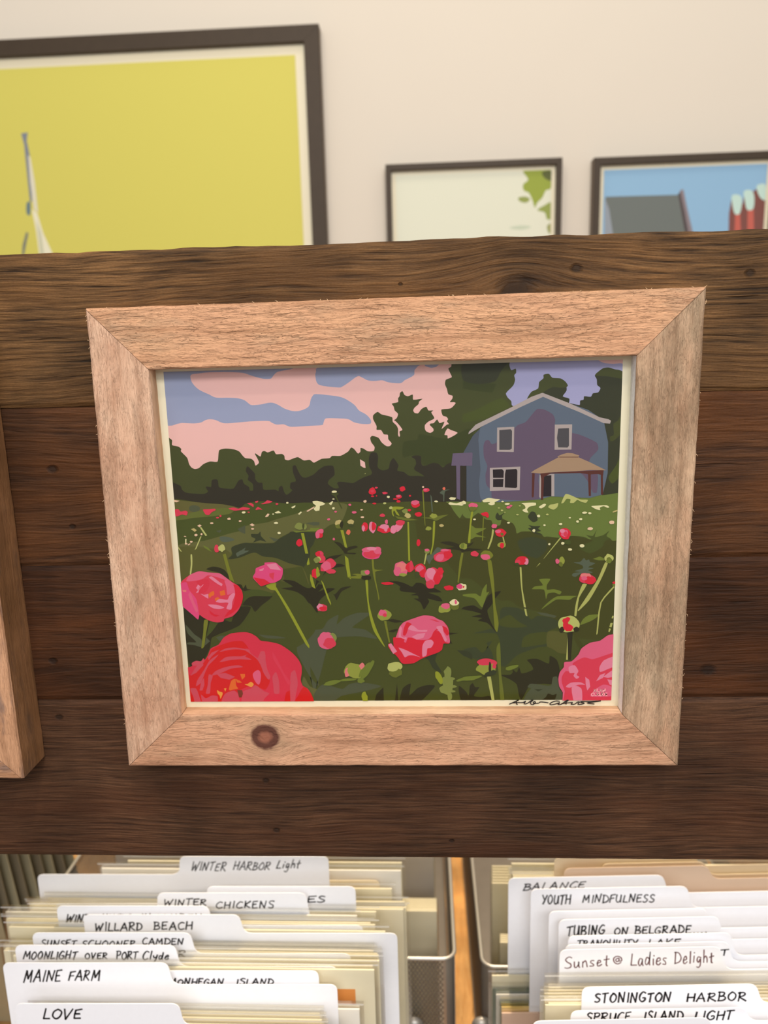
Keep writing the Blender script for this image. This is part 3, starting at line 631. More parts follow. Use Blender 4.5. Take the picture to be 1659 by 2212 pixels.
# irregular blobs: colour tile cx cy rx ry
BLOBS = """
cre E 330,0 0 0
pcr E 562,155 16 13;red E 635,52 38 38;hot E 635,50 20 16;hot E 677,16 15 9;red E 638,103 18 9;red E 680,99 8 7;hot E 765,70 28 13;cre E 802,110 16 12;red E 945,27 30 26;red E 907,108 30 22;pnk E 905,100 22 12;red E 905,155 20 14;red E 875,132 24 8;red E 1022,99 12 9;hot E 1190,40 34 20;pnk E 1180,36 18 10
pcr E 1157,8 11 10;cor E 1370,25 14 14;cre E 248,57 26 12;olv E 255,80 38 16;red E 657,177 22 10;mcr E 764,176 17 11;pnk E 1076,165 46 22;red E 1076,188 44 32;pnk E 1074,172 40 20;pnk E 407,190 15 11;pnk E 450,268 24 14;pnk E 262,261 13 10;pcr E 527,241 13 8;pcr E 535,317 19 10;pnk E 191,338 16 12
hot E 740,298 28 17;mcr E 826,221 18 15;lg2 E 972,256 30 26;tan E 1000,300 34 24;red E 1015,244 18 14;red E 1110,288 42 22;tan E 295,378 42 34;st3 E 300,410 46 24;dkl E 322,395 20 38;tan E 417,366 36 26;olv E 420,398 34 14;cor E 392,471 24 26
pnk E 243,542 13 14;red E 562,418 34 46;lpk E 545,430 16 34;lpk E 640,418 40 58;red E 650,410 24 44;red E 755,440 66 44;lpk E 762,415 52 28;lpk E 775,440 18 24;lpk E 895,420 70 36 -40;red E 850,455 34 34;hot E 925,375 46 30;lpk E 850,440 30 44;pnk E 780,365 17 24
red E 1108,580 22 36;bud E 1213,433 32 20;bud E 1262,303 38 24;tan E 1344,403 24 16;mag E 630,680 108 62;hot E 630,690 80 50;pnk E 690,660 40 38;pnk E 575,650 48 24;lpk E 630,640 50 18;pnk E 1198,655 26 17;lg2 E 1198,668 30 20;pnk E 1198,655 22 13
hot E 1360,712 100 56 -22;pnk E 1330,730 50 36 -30;red E 1410,700 44 42;pnk E 1380,655 44 12;hot E 100,695 44 34;mag E 95,690 22 14;hot E 118,745 44 40;hot E 180,810 90 56 -30;pnk E 165,815 50 50;red E 60,880 40 40 ;stm E 65,900 40 26;hot E 215,870 46 26;bu2 E 76,752 36 30
pnk E 935,840 78 70;sal E 940,830 60 50;red E 1020,830 44 50;pnk E 895,875 38 50;hot E 1035,820 20 60;bud E 950,905 40 18;red E 1130,850 62 60;pnk E 1120,845 40 40;red E 1160,890 40 44;olv E 1095,900 26 30;hot E 1270,920 96 86 -20;pnk E 1230,930 62 76;lpk E 1240,890 50 60;red E 1300,940 40 60;red E 1330,870 36 40;hot E 1230,1000 50 44
red E 95,490 36 40;pnk E 110,460 28 24;hot E 125,1245 52 40;lpk E 105,1235 36 34;red E 130,1250 40 22;lg2 E 562,884 48 30;pnk E 585,880 28 22;dkl E 575,935 50 24;red E 790,995 60 16;bud E 762,1320 72 58;pnk E 740,1295 44 34;hot E 765,1320 20 20
bud E 1370,1252 64 44;pnk E 1390,1225 46 32;st3 E 1480,1220 50 44;cre E 1475,1190 46 34;pnk E 1490,1185 14 26;cre E 1545,1030 54 34;mag E 1530,1025 32 28;red E 1420,1040 50 26;bud E 1568,612 42 34;lgr E 1560,610 20 30;red E 1655,690 14 20
red D 1455,580 32 40;lg2 D 1455,410 48 38;lg2 D 1515,415 16 30;olv D 1495,410 12 28;pnk D 1640,495 22 44;red D 1645,690 24 26;lg2 D 1635,755 34 30;hot D 610,640 26 40;mcr D 660,633 38 36;hot D 619,322 16 9;hot D 648,303 10 12;hot D 937,266 12 6;hot D 1225,181 15 10;cre D 1333,170 13 9;cre D 886,267 20 12;cre D 1187,285 10 6;pcr D 736,333 18 11;pcr D 849,356 15 9;pcr D 559,377 17 9;cre D 1216,375 23 11;pcr D 977,436 16 9;cre D 1248,479 16 14;pcr D 398,500 17 12;pcr D 455,490 11 11;pcr D 349,567 14 10;pcr D 297,588 14 8;red D 1615,900 34 40;stm D 1640,880 16 50
pnk H 175,632 90 86;lg2 H 225,610 44 60;pnk H 165,630 80 84;hot H 200,660 66 56;bu2 H 120,620 0 0;bud H 455,938 100 82;sal H 378,955 24 50;sal H 530,895 30 36;bud H 450,940 74 80;lgr H 560,930 90 30 -50;bu2 H 862,905 80 58;st3 H 875,960 66 44;bu2 H 855,900 66 44;olv2 H 1400,0 0 0
lg2 H 1408,960 40 60;lg2 H 1405,1060 60 70;lg2 H 1390,1130 70 50;lg2 H 1430,1200 24 40;lg2 H 1455,1100 44 16;lg2 H 1440,1020 44 14;lg2 H 1450,1150 40 12;lg2 H 1408,920 12 26;stm H 1320,1010 30 70 -25;lgr H 1580,1020 84 18 -15;lgr H 230,1060 90 24 -12;lgr H 390,1030 90 14 -5;lgr H 590,930 120 28 -58;lgr H 520,1040 36 26;stm H 560,1210 30 60 -15
pcr H 1,1 0 0;st3 H 0,1 0 0
pnk F 103,196 46 26;st3 F 100,230 40 26;pnk F 103,192 44 18;red F 225,285 40 20;red F 250,300 16 22;pnk F 318,408 30 22;red F 385,475 58 46;pnk F 360,462 30 18;st3 F 400,490 16 16;bud F 398,602 42 30;red F 398,605 22 28;hot F 118,690 38 32;st2 F 245,708 62 54;pnk F 228,722 50 30;red F 600,762 70 44;lpk F 645,770 26 34;red F 590,762 52 40;hot F 560,775 30 26;olv F 550,795 26 14;pst F 0,0 0 0
pnk F 965,765 22 26;bud F 1012,760 26 40;st3 F 1000,800 22 24;red F 1045,485 62 58 35;pnk F 1040,480 34 40 30;lpk F 1015,455 26 20;hot F 1050,490 20 26;mdg F 1070,572 36 24;hot F 1273,945 90 52 12;sal F 1260,920 56 32;red F 1300,960 60 40;pnk F 1240,940 30 24;bu2 F 1492,735 44 46;st3 F 1495,755 30 28;lgr F 1495,765 26 22;red F 1550,985 22 12;lgr F 1548,1010 24 12
bu2 F 1087,1405 110 86;dkl F 1010,1465 26 30;dkl F 1160,1460 32 26;red F 1055,1370 42 26 -30;red F 1050,1420 28 50;red F 1078,1445 48 40;cre F 725,453 16 17;cre F 998,387 18 12;cre F 834,398 13 9;cre F 466,373 15 9;cre F 882,592 12 12;cre F 1020,583 18 14;cre F 1094,645 22 14;cre F 1218,607 24 18;cre F 1300,434 27 17;pcr F 1300,434 26 15;pcr F 1522,370 28 18;cre F 1171,360 14 13;cre F 1203,335 17 11;cre F 1092,322 13 7;cre F 1243,270 25 12;cre F 1296,275 17 10;cre F 773,305 17 14;mcr F 862,288 14 10;mcr F 556,290 15 7
cre F 405,156 14 8;cre F 452,180 28 10;pnk F 465,215 22 14;pnk F 490,198 16 10;mcr F 366,222 12 5;mcr F 398,247 14 8;mcr F 580,200 11 6;cre F 119,338 14 9;tan F 1555,255 30 8 -20;mcr F 428,265 8 4;cre F 5,165 14 20
hot I 242,860 100 44;bud I 240,915 100 66;hot I 230,852 84 32;hot I 320,890 20 28;dkl I 275,905 14 56;dkb I 280,965 70 26 -20;lgr I 90,1015 100 20 -12;lgr I 500,905 76 22 -14;cre C 20,1545 10 16;cre E 240,130 12 6;cre E 240,225 14 12;cre E 1290,155 22 9;pst F 995,380 0 0
cre F 15,1030 22 30;red F 5,1028 10 10
"""
PEONY = """
hot D 240,990 330,910 430,868 520,880 640,890 700,930 770,980 820,1010 865,1060 880,1130 860,1210 830,1270 770,1330 690,1355 680,1380 620,1392 540,1375 470,1340 435,1315 420,1362 370,1320 300,1260 240,1200
red D 780,1010 830,1015 865,1070 880,1130 860,1210 780,1290 690,1340 720,1290 770,1240 800,1120
pnk D 300,970 330,910 430,868 520,880 640,890 700,930 770,985 790,1010 700,960 600,925 520,910 470,945 400,965
mag D 240,1000 300,980 330,1060 400,1150 420,1240 430,1330 420,1362 370,1320 300,1260 240,1200
lpk D 398,1040 440,975 480,960 460,1000 420,1060
lpk D 440,1040 480,990 515,990 480,1050 410,1090 400,1085
lpk D 530,930 560,920 640,980 670,1000 660,1020 600,985
lpk D 440,1095 480,1110 525,1100 525,1150 490,1130
lpk D 520,1210 600,1210 640,1220 690,1240 640,1255 570,1245
lpk D 600,1180 640,1150 720,1160 740,1120 780,1090 800,1100 770,1180 760,1260 710,1250 730,1190 650,1190
pnk D 690,960 780,1010 800,1100 780,1090 720,1110 710,1030
sal D 255,1060 300,1060 300,1080 270,1080
pnk D 340,1080 380,1180 420,1270 400,1290 350,1180 320,1110
red D 530,1265 590,1310 640,1320 600,1335 550,1310
crm D 400,970 520,950 540,1000 500,1080 430,1100 430,1060 480,1000 440,1020
ora D 545,1085 580,1070 585,1110 555,1125 540,1145 525,1110
ora D 640,1075 690,1060 700,1110 650,1120
ora D 590,1150 620,1130 640,1145 600,1175
crm G 300,915 360,890 355,860 400,835 450,840 475,810 490,825 520,780 550,710 630,670 680,600 760,555 900,542 960,555 1020,590 1060,630 1140,640 1250,665 1340,720 1400,770 1450,830 1478,890 1480,960 1470,1030 1490,1090 1540,1120 1580,1180 1605,1250 1605,1300 300,1300
brd G 300,950 350,990 440,900 520,800 560,720 640,680 760,640 870,635 910,670 940,715 900,700 1000,800 1080,870 1100,960 1155,1040 1110,1130 1040,1110 1000,1080 860,1130 700,1250 640,1300 300,1300
brd G 1320,1160 1370,1140 1410,1240 1500,1100 1580,1180 1605,1300 1310,1300
ros G 355,860 400,835 450,840 475,810 480,850 430,880 370,885
ros G 640,745 700,710 800,700 930,720 1040,740 1100,740 1110,830 1130,930 1160,1000 1140,1030 1090,960 1060,880 1030,830 1000,800 900,730 800,718 720,728
crm G 930,700 1060,680 1060,740 1030,810 960,760
ros G 640,850 700,800 780,790 860,790 930,770 900,790 970,825 850,820 740,830
ros G 560,985 600,940 700,900 830,880 880,900 760,915 680,950 600,980
ros G 610,970 700,960 800,1000 740,1030 650,1010
ros G 400,1095 410,1040 480,930 540,830 630,770 600,810 530,880 490,960 450,1060
ros G 500,1170 520,1080 530,975 570,990 550,1060 540,1170
ros G 435,1140 450,1060 480,1010 485,1080 465,1140
ros G 345,985 390,910 460,830 475,880 400,960
ros G 520,800 560,750 640,720 560,790 530,830
ros G 660,1300 665,1230 700,1170 790,1140 830,1180 845,1300
ros G 870,1300 880,1150 960,1120 1010,1085 1070,1130 1100,1150 1150,1170 1100,1220 1060,1300
ros G 450,1180 500,1220 560,1190 620,1200 610,1300 480,1300
ros G 340,1120 400,1120 440,1220 460,1300 400,1300 370,1200
pnk G 980,970 1030,930 1060,960 1060,1030 1040,1080 1000,1040 ~
ros G 1180,1000 1215,950 1245,1030 1250,1170 1200,1170 1190,1090
ros G 1360,1100 1370,960 1410,930 1440,1060 1420,1180 1400,1300 1370,1300
ros G 1060,770 1090,740 1110,780 1100,870 1060,830 1035,830
hot G 1180,740 1240,840 1300,960 1370,1060 1340,1080 1260,930 1190,820
ora G 735,1130 760,1040 800,1020 810,1090 830,1120 780,1130 750,1140
ora G 850,970 900,970 900,1000 870,1030
ora G 800,1020 850,1040 870,1060 820,1060
yor G 895,1075 930,1070 960,1050 990,1075 965,1105 930,1090
yor G 615,1135 640,1150 670,1160 670,1180 650,1225 640,1190 620,1170
yor G 685,1120 710,1115 700,1150
bro G 820,1135 870,1135 880,1170 865,1210 840,1210
red H 850,600 880,590 915,500 960,445 1010,430 1080,395 1155,372 1250,378 1310,410 1360,430 1410,490 1422,560 1410,610 1430,640 1420,660 1365,660 1350,720 1310,750 1200,790 1130,820 1060,860 960,868 930,850 905,810 870,770 850,760 800,690 805,660 830,660 855,690
pnk H 880,600 890,560 915,490 960,440 1080,395 1155,372 1250,378 1310,410 1360,430 1410,500 1420,560 1430,650 1380,640 1370,580 1340,540 1270,530 1240,590 1200,620 1100,620 1040,600 1000,600 980,650 960,640 970,600
lpk H 1020,470 1060,480 1110,520 1200,520 1190,540 1080,535 1000,510
lpk H 920,480 940,500 930,580 960,600 985,590 985,620 930,600 905,590
red H 960,500 990,440 1040,460 1010,490 990,550 970,580 950,570
red H 1270,530 1350,480 1400,500 1420,560 1400,580 1370,540 1340,520
lpk H 1290,490 1350,480 1370,560 1400,620 1380,640 1340,560
hot H 1220,410 1280,415 1330,440 1290,435
lpk H 1040,590 1100,560 1180,550 1160,600 1090,620
lpk H 905,700 990,730 1050,760 1130,800 1060,780 1010,780 970,800 940,750
lpk H 1150,680 1180,630 1240,620 1265,650 1240,700 1200,710 1190,780 1150,795
lpk H 800,670 830,655 890,740 850,765
pnk I 1025,1270 1020,1160 985,1100 975,1020 990,950 1030,900 1035,850 1110,840 1180,770 1210,710 1300,650 1400,630 1490,570 1600,580 1600,1270
hot I 1010,1000 1050,940 1110,950 1130,900 1120,860 1240,800 1320,820 1420,790 1590,740 1590,800 1440,840 1400,890 1400,950 1590,880 1590,1270 1030,1270 1040,1150 1010,1060
lpk I 1080,900 1140,880 1180,940 1160,980 1190,1000 1160,1020 1130,990 1140,960 1090,960
lpk I 1050,1100 1100,1060 1200,1055 1250,1080 1180,1080 1090,1110
lpk I 1250,1000 1290,1030 1300,1100 1270,1140 1255,1080
lpk I 1110,1110 1160,1090 1210,1120 1220,1200 1210,1270 1140,1270
lpk I 1430,1000 1540,920 1590,940 1590,990 1480,1010
lpk I 1360,1045 1400,980 1455,960 1430,1010
lpk I 1475,1025 1590,1040 1590,1100 1500,1080
lpk I 1395,900 1440,830 1590,780 1590,870 1480,920 1400,950
pnk I 1350,1130 1430,1080 1500,1090 1590,1150 1590,1190 1300,1200
mag D 980,930 1005,880 1010,840 1050,820 1100,800 1100,780 1215,780 1250,810 1285,840 1285,900 1265,950 1200,985 1160,990 1065,1020 1030,990
red D 985,930 1100,950 1160,990 1065,1022 1030,990
lpk D 1120,800 1215,785 1270,860 1160,845
hot D 1150,890 1200,880 1190,960 1150,920
lpk D 1045,850 1095,835 1085,860 1050,865
"""
def parse_art(txt, pr, cols, K):
    for line in txt.strip().split('\n'):
        tk = line.split()
        if not tk: continue
        col = tk[0]; T = None; pts = []; sm = False
        for t in tk[1:]:
            if t in TILE: T = TILE[t]
            elif t == '~': sm = True
            elif ',' in t and len(t) > 1:
                a, b = t.split(','); pts.append((T[0] + float(a) / 4.74, T[1] + float(b) / 4.74))
        if len(pts) < 3: continue
        if sm: pts = catmull(pts, 4)
        elif len(pts) >= 6 and col not in ('hb2', 'win', 'wdk', 'brn', 'trm', 'hp2', 'rof'): pts = soft(pts)
        c = lin(cols[col]); pr.poly(pq(pts, pr.Y), tuple(min(1.0, c[i] * K[i]) for i in range(3)))
def blobs(txt, pr, cols, K):
    rnd = random.Random(5)
    for part in txt.replace('\n', ';').split(';'):
        tk = part.split()
        if len(tk) < 5: continue
        cx, cy = map(float, tk[2].split(',')); rx, ry = float(tk[3]), float(tk[4]); an = math.radians(float(tk[5])) if len(tk) > 5 else 0
        if rx < 1: continue
        T = TILE[tk[1]]; pts = []; n = 9 if rx < 30 else 13
        for i in range(n):
            a = 2 * math.pi * i / n; k = rnd.uniform(0.84, 1.12)
            x, y = rx * math.cos(a) * k, ry * math.sin(a) * k
            x, y = x * math.cos(an) - y * math.sin(an), x * math.sin(an) + y * math.cos(an)
            pts.append((T[0] + (cx + x) / 4.74, T[1] + (cy + y) / 4.74))
        c = lin(cols[tk[0]]); pr.poly(pq(catmull(pts, 2), pr.Y), tuple(min(1.0, c[i] * K[i]) for i in range(3)))
# ---------------------------------------------------------------- the framed peony print
K_PRINT = (0.89, 0.94, 0.93)
OUT = pq([(182, 666), (1528, 619), (1466, 1656), (276, 1657)], 0.0)
INN = pq([(321, 799), (1376, 768), (1344, 1543), (392, 1545)], 0.0)
peony = thing('framed_print', 'peony field and blue house print in a pale rough wood frame on the plank board', 'framed picture')
PEACH, LIGHT, STAIN, LINE = lin((206, 158, 124)), lin((226, 186, 152)), lin((158, 136, 112)), lin((150, 108, 80))
W_top = pale_wood('frame_top_wood', PEACH, lin((216, 168, 130)), STAIN, lin((150, 106, 76)), off=0.3, tear=(95, 520), torn=0.9, stain=(0.50, 0.68))
W_left = pale_wood('frame_left_wood', lin((200, 156, 128)), lin((224, 188, 160)), lin((160, 134, 112)), lin((148, 106, 80)), off=1.7, tear=(110, 800), torn=0.65)
W_right = pale_wood('frame_right_wood', lin((192, 152, 122)), lin((204, 174, 144)), lin((132, 116, 94)), lin((122, 94, 70)), off=2.9, tear=(130, 1000), torn=0.6, stain=(0.42, 0.60))
kp = onY(573, 1592, 0.0)
o0, o1, i0, i1 = OUT[3], OUT[2], INN[3], INN[2]
_t = (kp.z - o0[1]) / (i0[1] - o0[1])
KU = (Vector(xz(kp)) - Vector(o0)).dot((Vector(o1) - Vector(o0)).normalized()) + 4.0
KV = 0.0182 + 0.012 * 0 + _t * ((Vector(i0) - Vector(o0)).length + (Vector(i1) - Vector(o1)).length) / 2 * 0.72 + 0.0016
W_bot = pale_wood('frame_bottom_wood', lin((204, 154, 122)), lin((214, 168, 136)), lin((150, 126, 100)), lin((140, 98, 72)), off=0.0, tear=(80, 480), torn=0.6,
                  knot=(KU, KV, 0.0086))
rails = [('rail', OUT[0], OUT[1], INN[0], INN[1], W_top, None, 1.0), ('rail', OUT[1], OUT[2], INN[1], INN[2], W_right, M_white_wash, 2.0),
         ('rail', OUT[3], OUT[2], INN[3], INN[2], W_bot, None, 4.0), ('rail', OUT[0], OUT[3], INN[0], INN[3], W_left, None, 3.0)]
M_reveal = pale_wood('inner_edge_wood', lin((214, 170, 134)), lin((236, 200, 164)), lin((190, 154, 124)), lin((176, 134, 104)), off=5.0, torn=0.15)
for nm, a, b, c, d, m, inner, seed in rails:
    rail(nm, a, b, c, d, 0.0, 0.0198, m, peony, seed=seed, inner_mat=inner or M_reveal)
PY = 0.0108
pc = pq([(351, 806), (1342, 774), (1323, 1508), (415, 1518)], PY)
RECT = ((pc[0][0] + pc[3][0]) / 2, (pc[1][0] + pc[2][0]) / 2, (pc[2][1] + pc[3][1]) / 2, (pc[0][1] + pc[1][1]) / 2)
pr = Print(PY, RECT)
pr.poly([(RECT[0], RECT[2]), (RECT[1], RECT[2]), (RECT[1], RECT[3]), (RECT[0], RECT[3])], tuple(a * b for a, b in zip(lin(COL['sky']), K_PRINT)))
parse_art(ART, pr, COL, K_PRINT); blobs(BLOBS, pr, COL, K_PRINT); parse_art(PEONY, pr, COL, K_PRINT)
pr.build('printed_picture', M_print, peony)
xs = [p[0] for p in INN]; zs = [p[1] for p in INN]
box('print_paper', (min(xs) - 0.004, max(xs) + 0.004, PY + 0.0001, PY + 0.0006, min(zs) - 0.004, max(zs) + 0.004), M_paper, peony)
box('backing_board', (min(xs) - 0.004, max(xs) + 0.004, PY + 0.0007, PY + 0.0040, min(zs) - 0.004, max(zs) + 0.004), M_grey_card, peony)
box('glazing', (min(xs) - 0.003, max(xs) + 0.003, PY - 0.0042, PY - 0.0030, min(zs) - 0.003, max(zs) + 0.003), M_glass, peony)

# ribbons for pen strokes, flat on a plane y = Y
def ribbon_mesh(name, strokes, Y, w, mat, parent, thick=0.00006):
    """strokes: lists of (x, z, width factor)"""
    vs, fs = [], []
    for st in strokes:
        pts = [Vector((p[0], p[1])) for p in st]; n = len(pts)
        if n < 2: continue
        b = len(vs)
        for i, p in enumerate(pts):
            d = (pts[min(i + 1, n - 1)] - pts[max(i - 1, 0)])
            if d.length < 1e-9: d = Vector((1, 0))
            d.normalize(); nrm = Vector((-d.y, d.x)) * w * 0.5 * (st[i][2] if len(st[i]) > 2 else 1)
            q = p + (d * w * 0.3 if i == n - 1 else (-d * w * 0.3 if i == 0 else Vector((0, 0))))
            for s in (1, -1):
                vs.append((q.x + nrm.x * s, Y - thick, q.y + nrm.y * s)); vs.append((q.x + nrm.x * s, Y, q.y + nrm.y * s))
        for i in range(n - 1):
            a = b + i * 4; c = a + 4
            fs += [(a, c, c + 2, a + 2), (a, a + 1, c + 1, c), (a + 2, c + 2, c + 3, a + 3)]
        fs += [(b, b + 2, b + 3, b + 1), (b + 4 * (n - 1), b + 4 * (n - 1) + 1, b + 4 * (n - 1) + 3, b + 4 * (n - 1) + 2)]
    return mesh(name, vs, fs, mat, parent)
def smooth_stroke(P, k=4):
    if len(P) < 3: return P
    Q = [P[0]] + list(P) + [P[-1]]; out = []
    for i in range(1, len(Q) - 2):
        a, b, c, d = Q[i - 1], Q[i], Q[i + 1], Q[i + 2]
        for j in range(k):
            t = j / k
            out.append(tuple(0.5 * (2 * b[q] + (c[q] - a[q]) * t + (2 * a[q] - 5 * b[q] + 4 * c[q] - d[q]) * t * t + (3 * b[q] - a[q] - 3 * c[q] + d[q]) * t ** 3) for q in range(len(b))))
    out.append(Q[-2]); return out
SIG = ["475,1278 510,1262 570,1235 545,1250 548,1278 556,1278", "500,1266 560,1262 610,1262 640,1248 625,1270 640,1275 670,1262 700,1240 715,1238 690,1262 700,1280 720,1280 740,1262 730,1250 720,1268 770,1268 790,1256 830,1258 870,1264",
       "985,1248 950,1246 910,1258 888,1274 900,1284 940,1278 990,1262 970,1280 1000,1280 1030,1262 1060,1240 1075,1238 1050,1262 1055,1278", "1010,1272 1080,1264 1120,1262 1105,1278 1140,1278 1170,1258 1190,1256 1175,1278 1200,1280 1240,1268 1200,1256 1230,1250 1300,1252 1410,1244 1330,1256 1270,1266 1340,1276"]
st = []
for s in SIG:
    P = [xz(onY(1000 + float(a.split(',')[0]) / 4.74, 1250 + float(a.split(',')[1]) / 4.74, PY)) for a in s.split()]
    st.append(smooth_stroke(P))
ribbon_mesh('signature', st, PY - 0.0009, 0.00062, M_ink, peony)

# loose wood fibres along the sawn edges of the rails
rs = random.Random(11); fib = []
for a, b in ((OUT[0], OUT[1]), (OUT[1], OUT[2]), (OUT[0], OUT[3])):
    a, b = Vector(a), Vector(b); d = (b - a).normalized(); n = Vector((-d.y, d.x))
    if n.dot(a + b) < 0: n = -n
    for k in range(22):
        p = a.lerp(b, rs.random()); L = rs.uniform(0.0005, 0.0018); u = rs.uniform(-1, 1)
        q = [(p.x, p.y, 1.0)]
        for j in (1, 2, 3): q.append((p.x + (d.x * u + n.x * 0.45) * L * j / 3 + n.x * 0.0002 * rs.uniform(-1, 1), p.y + (d.y * u + n.y * 0.45) * L * j / 3 + n.y * 0.0002 * rs.uniform(-1, 1), 1 - j * 0.25))
        fib.append(q)
tag(ribbon_mesh('wood_fibres', fib, 0.0016, 0.00022, plain('pale_wood_fibre', lin((236, 200, 158)), 0.8), peony), kind='stuff')

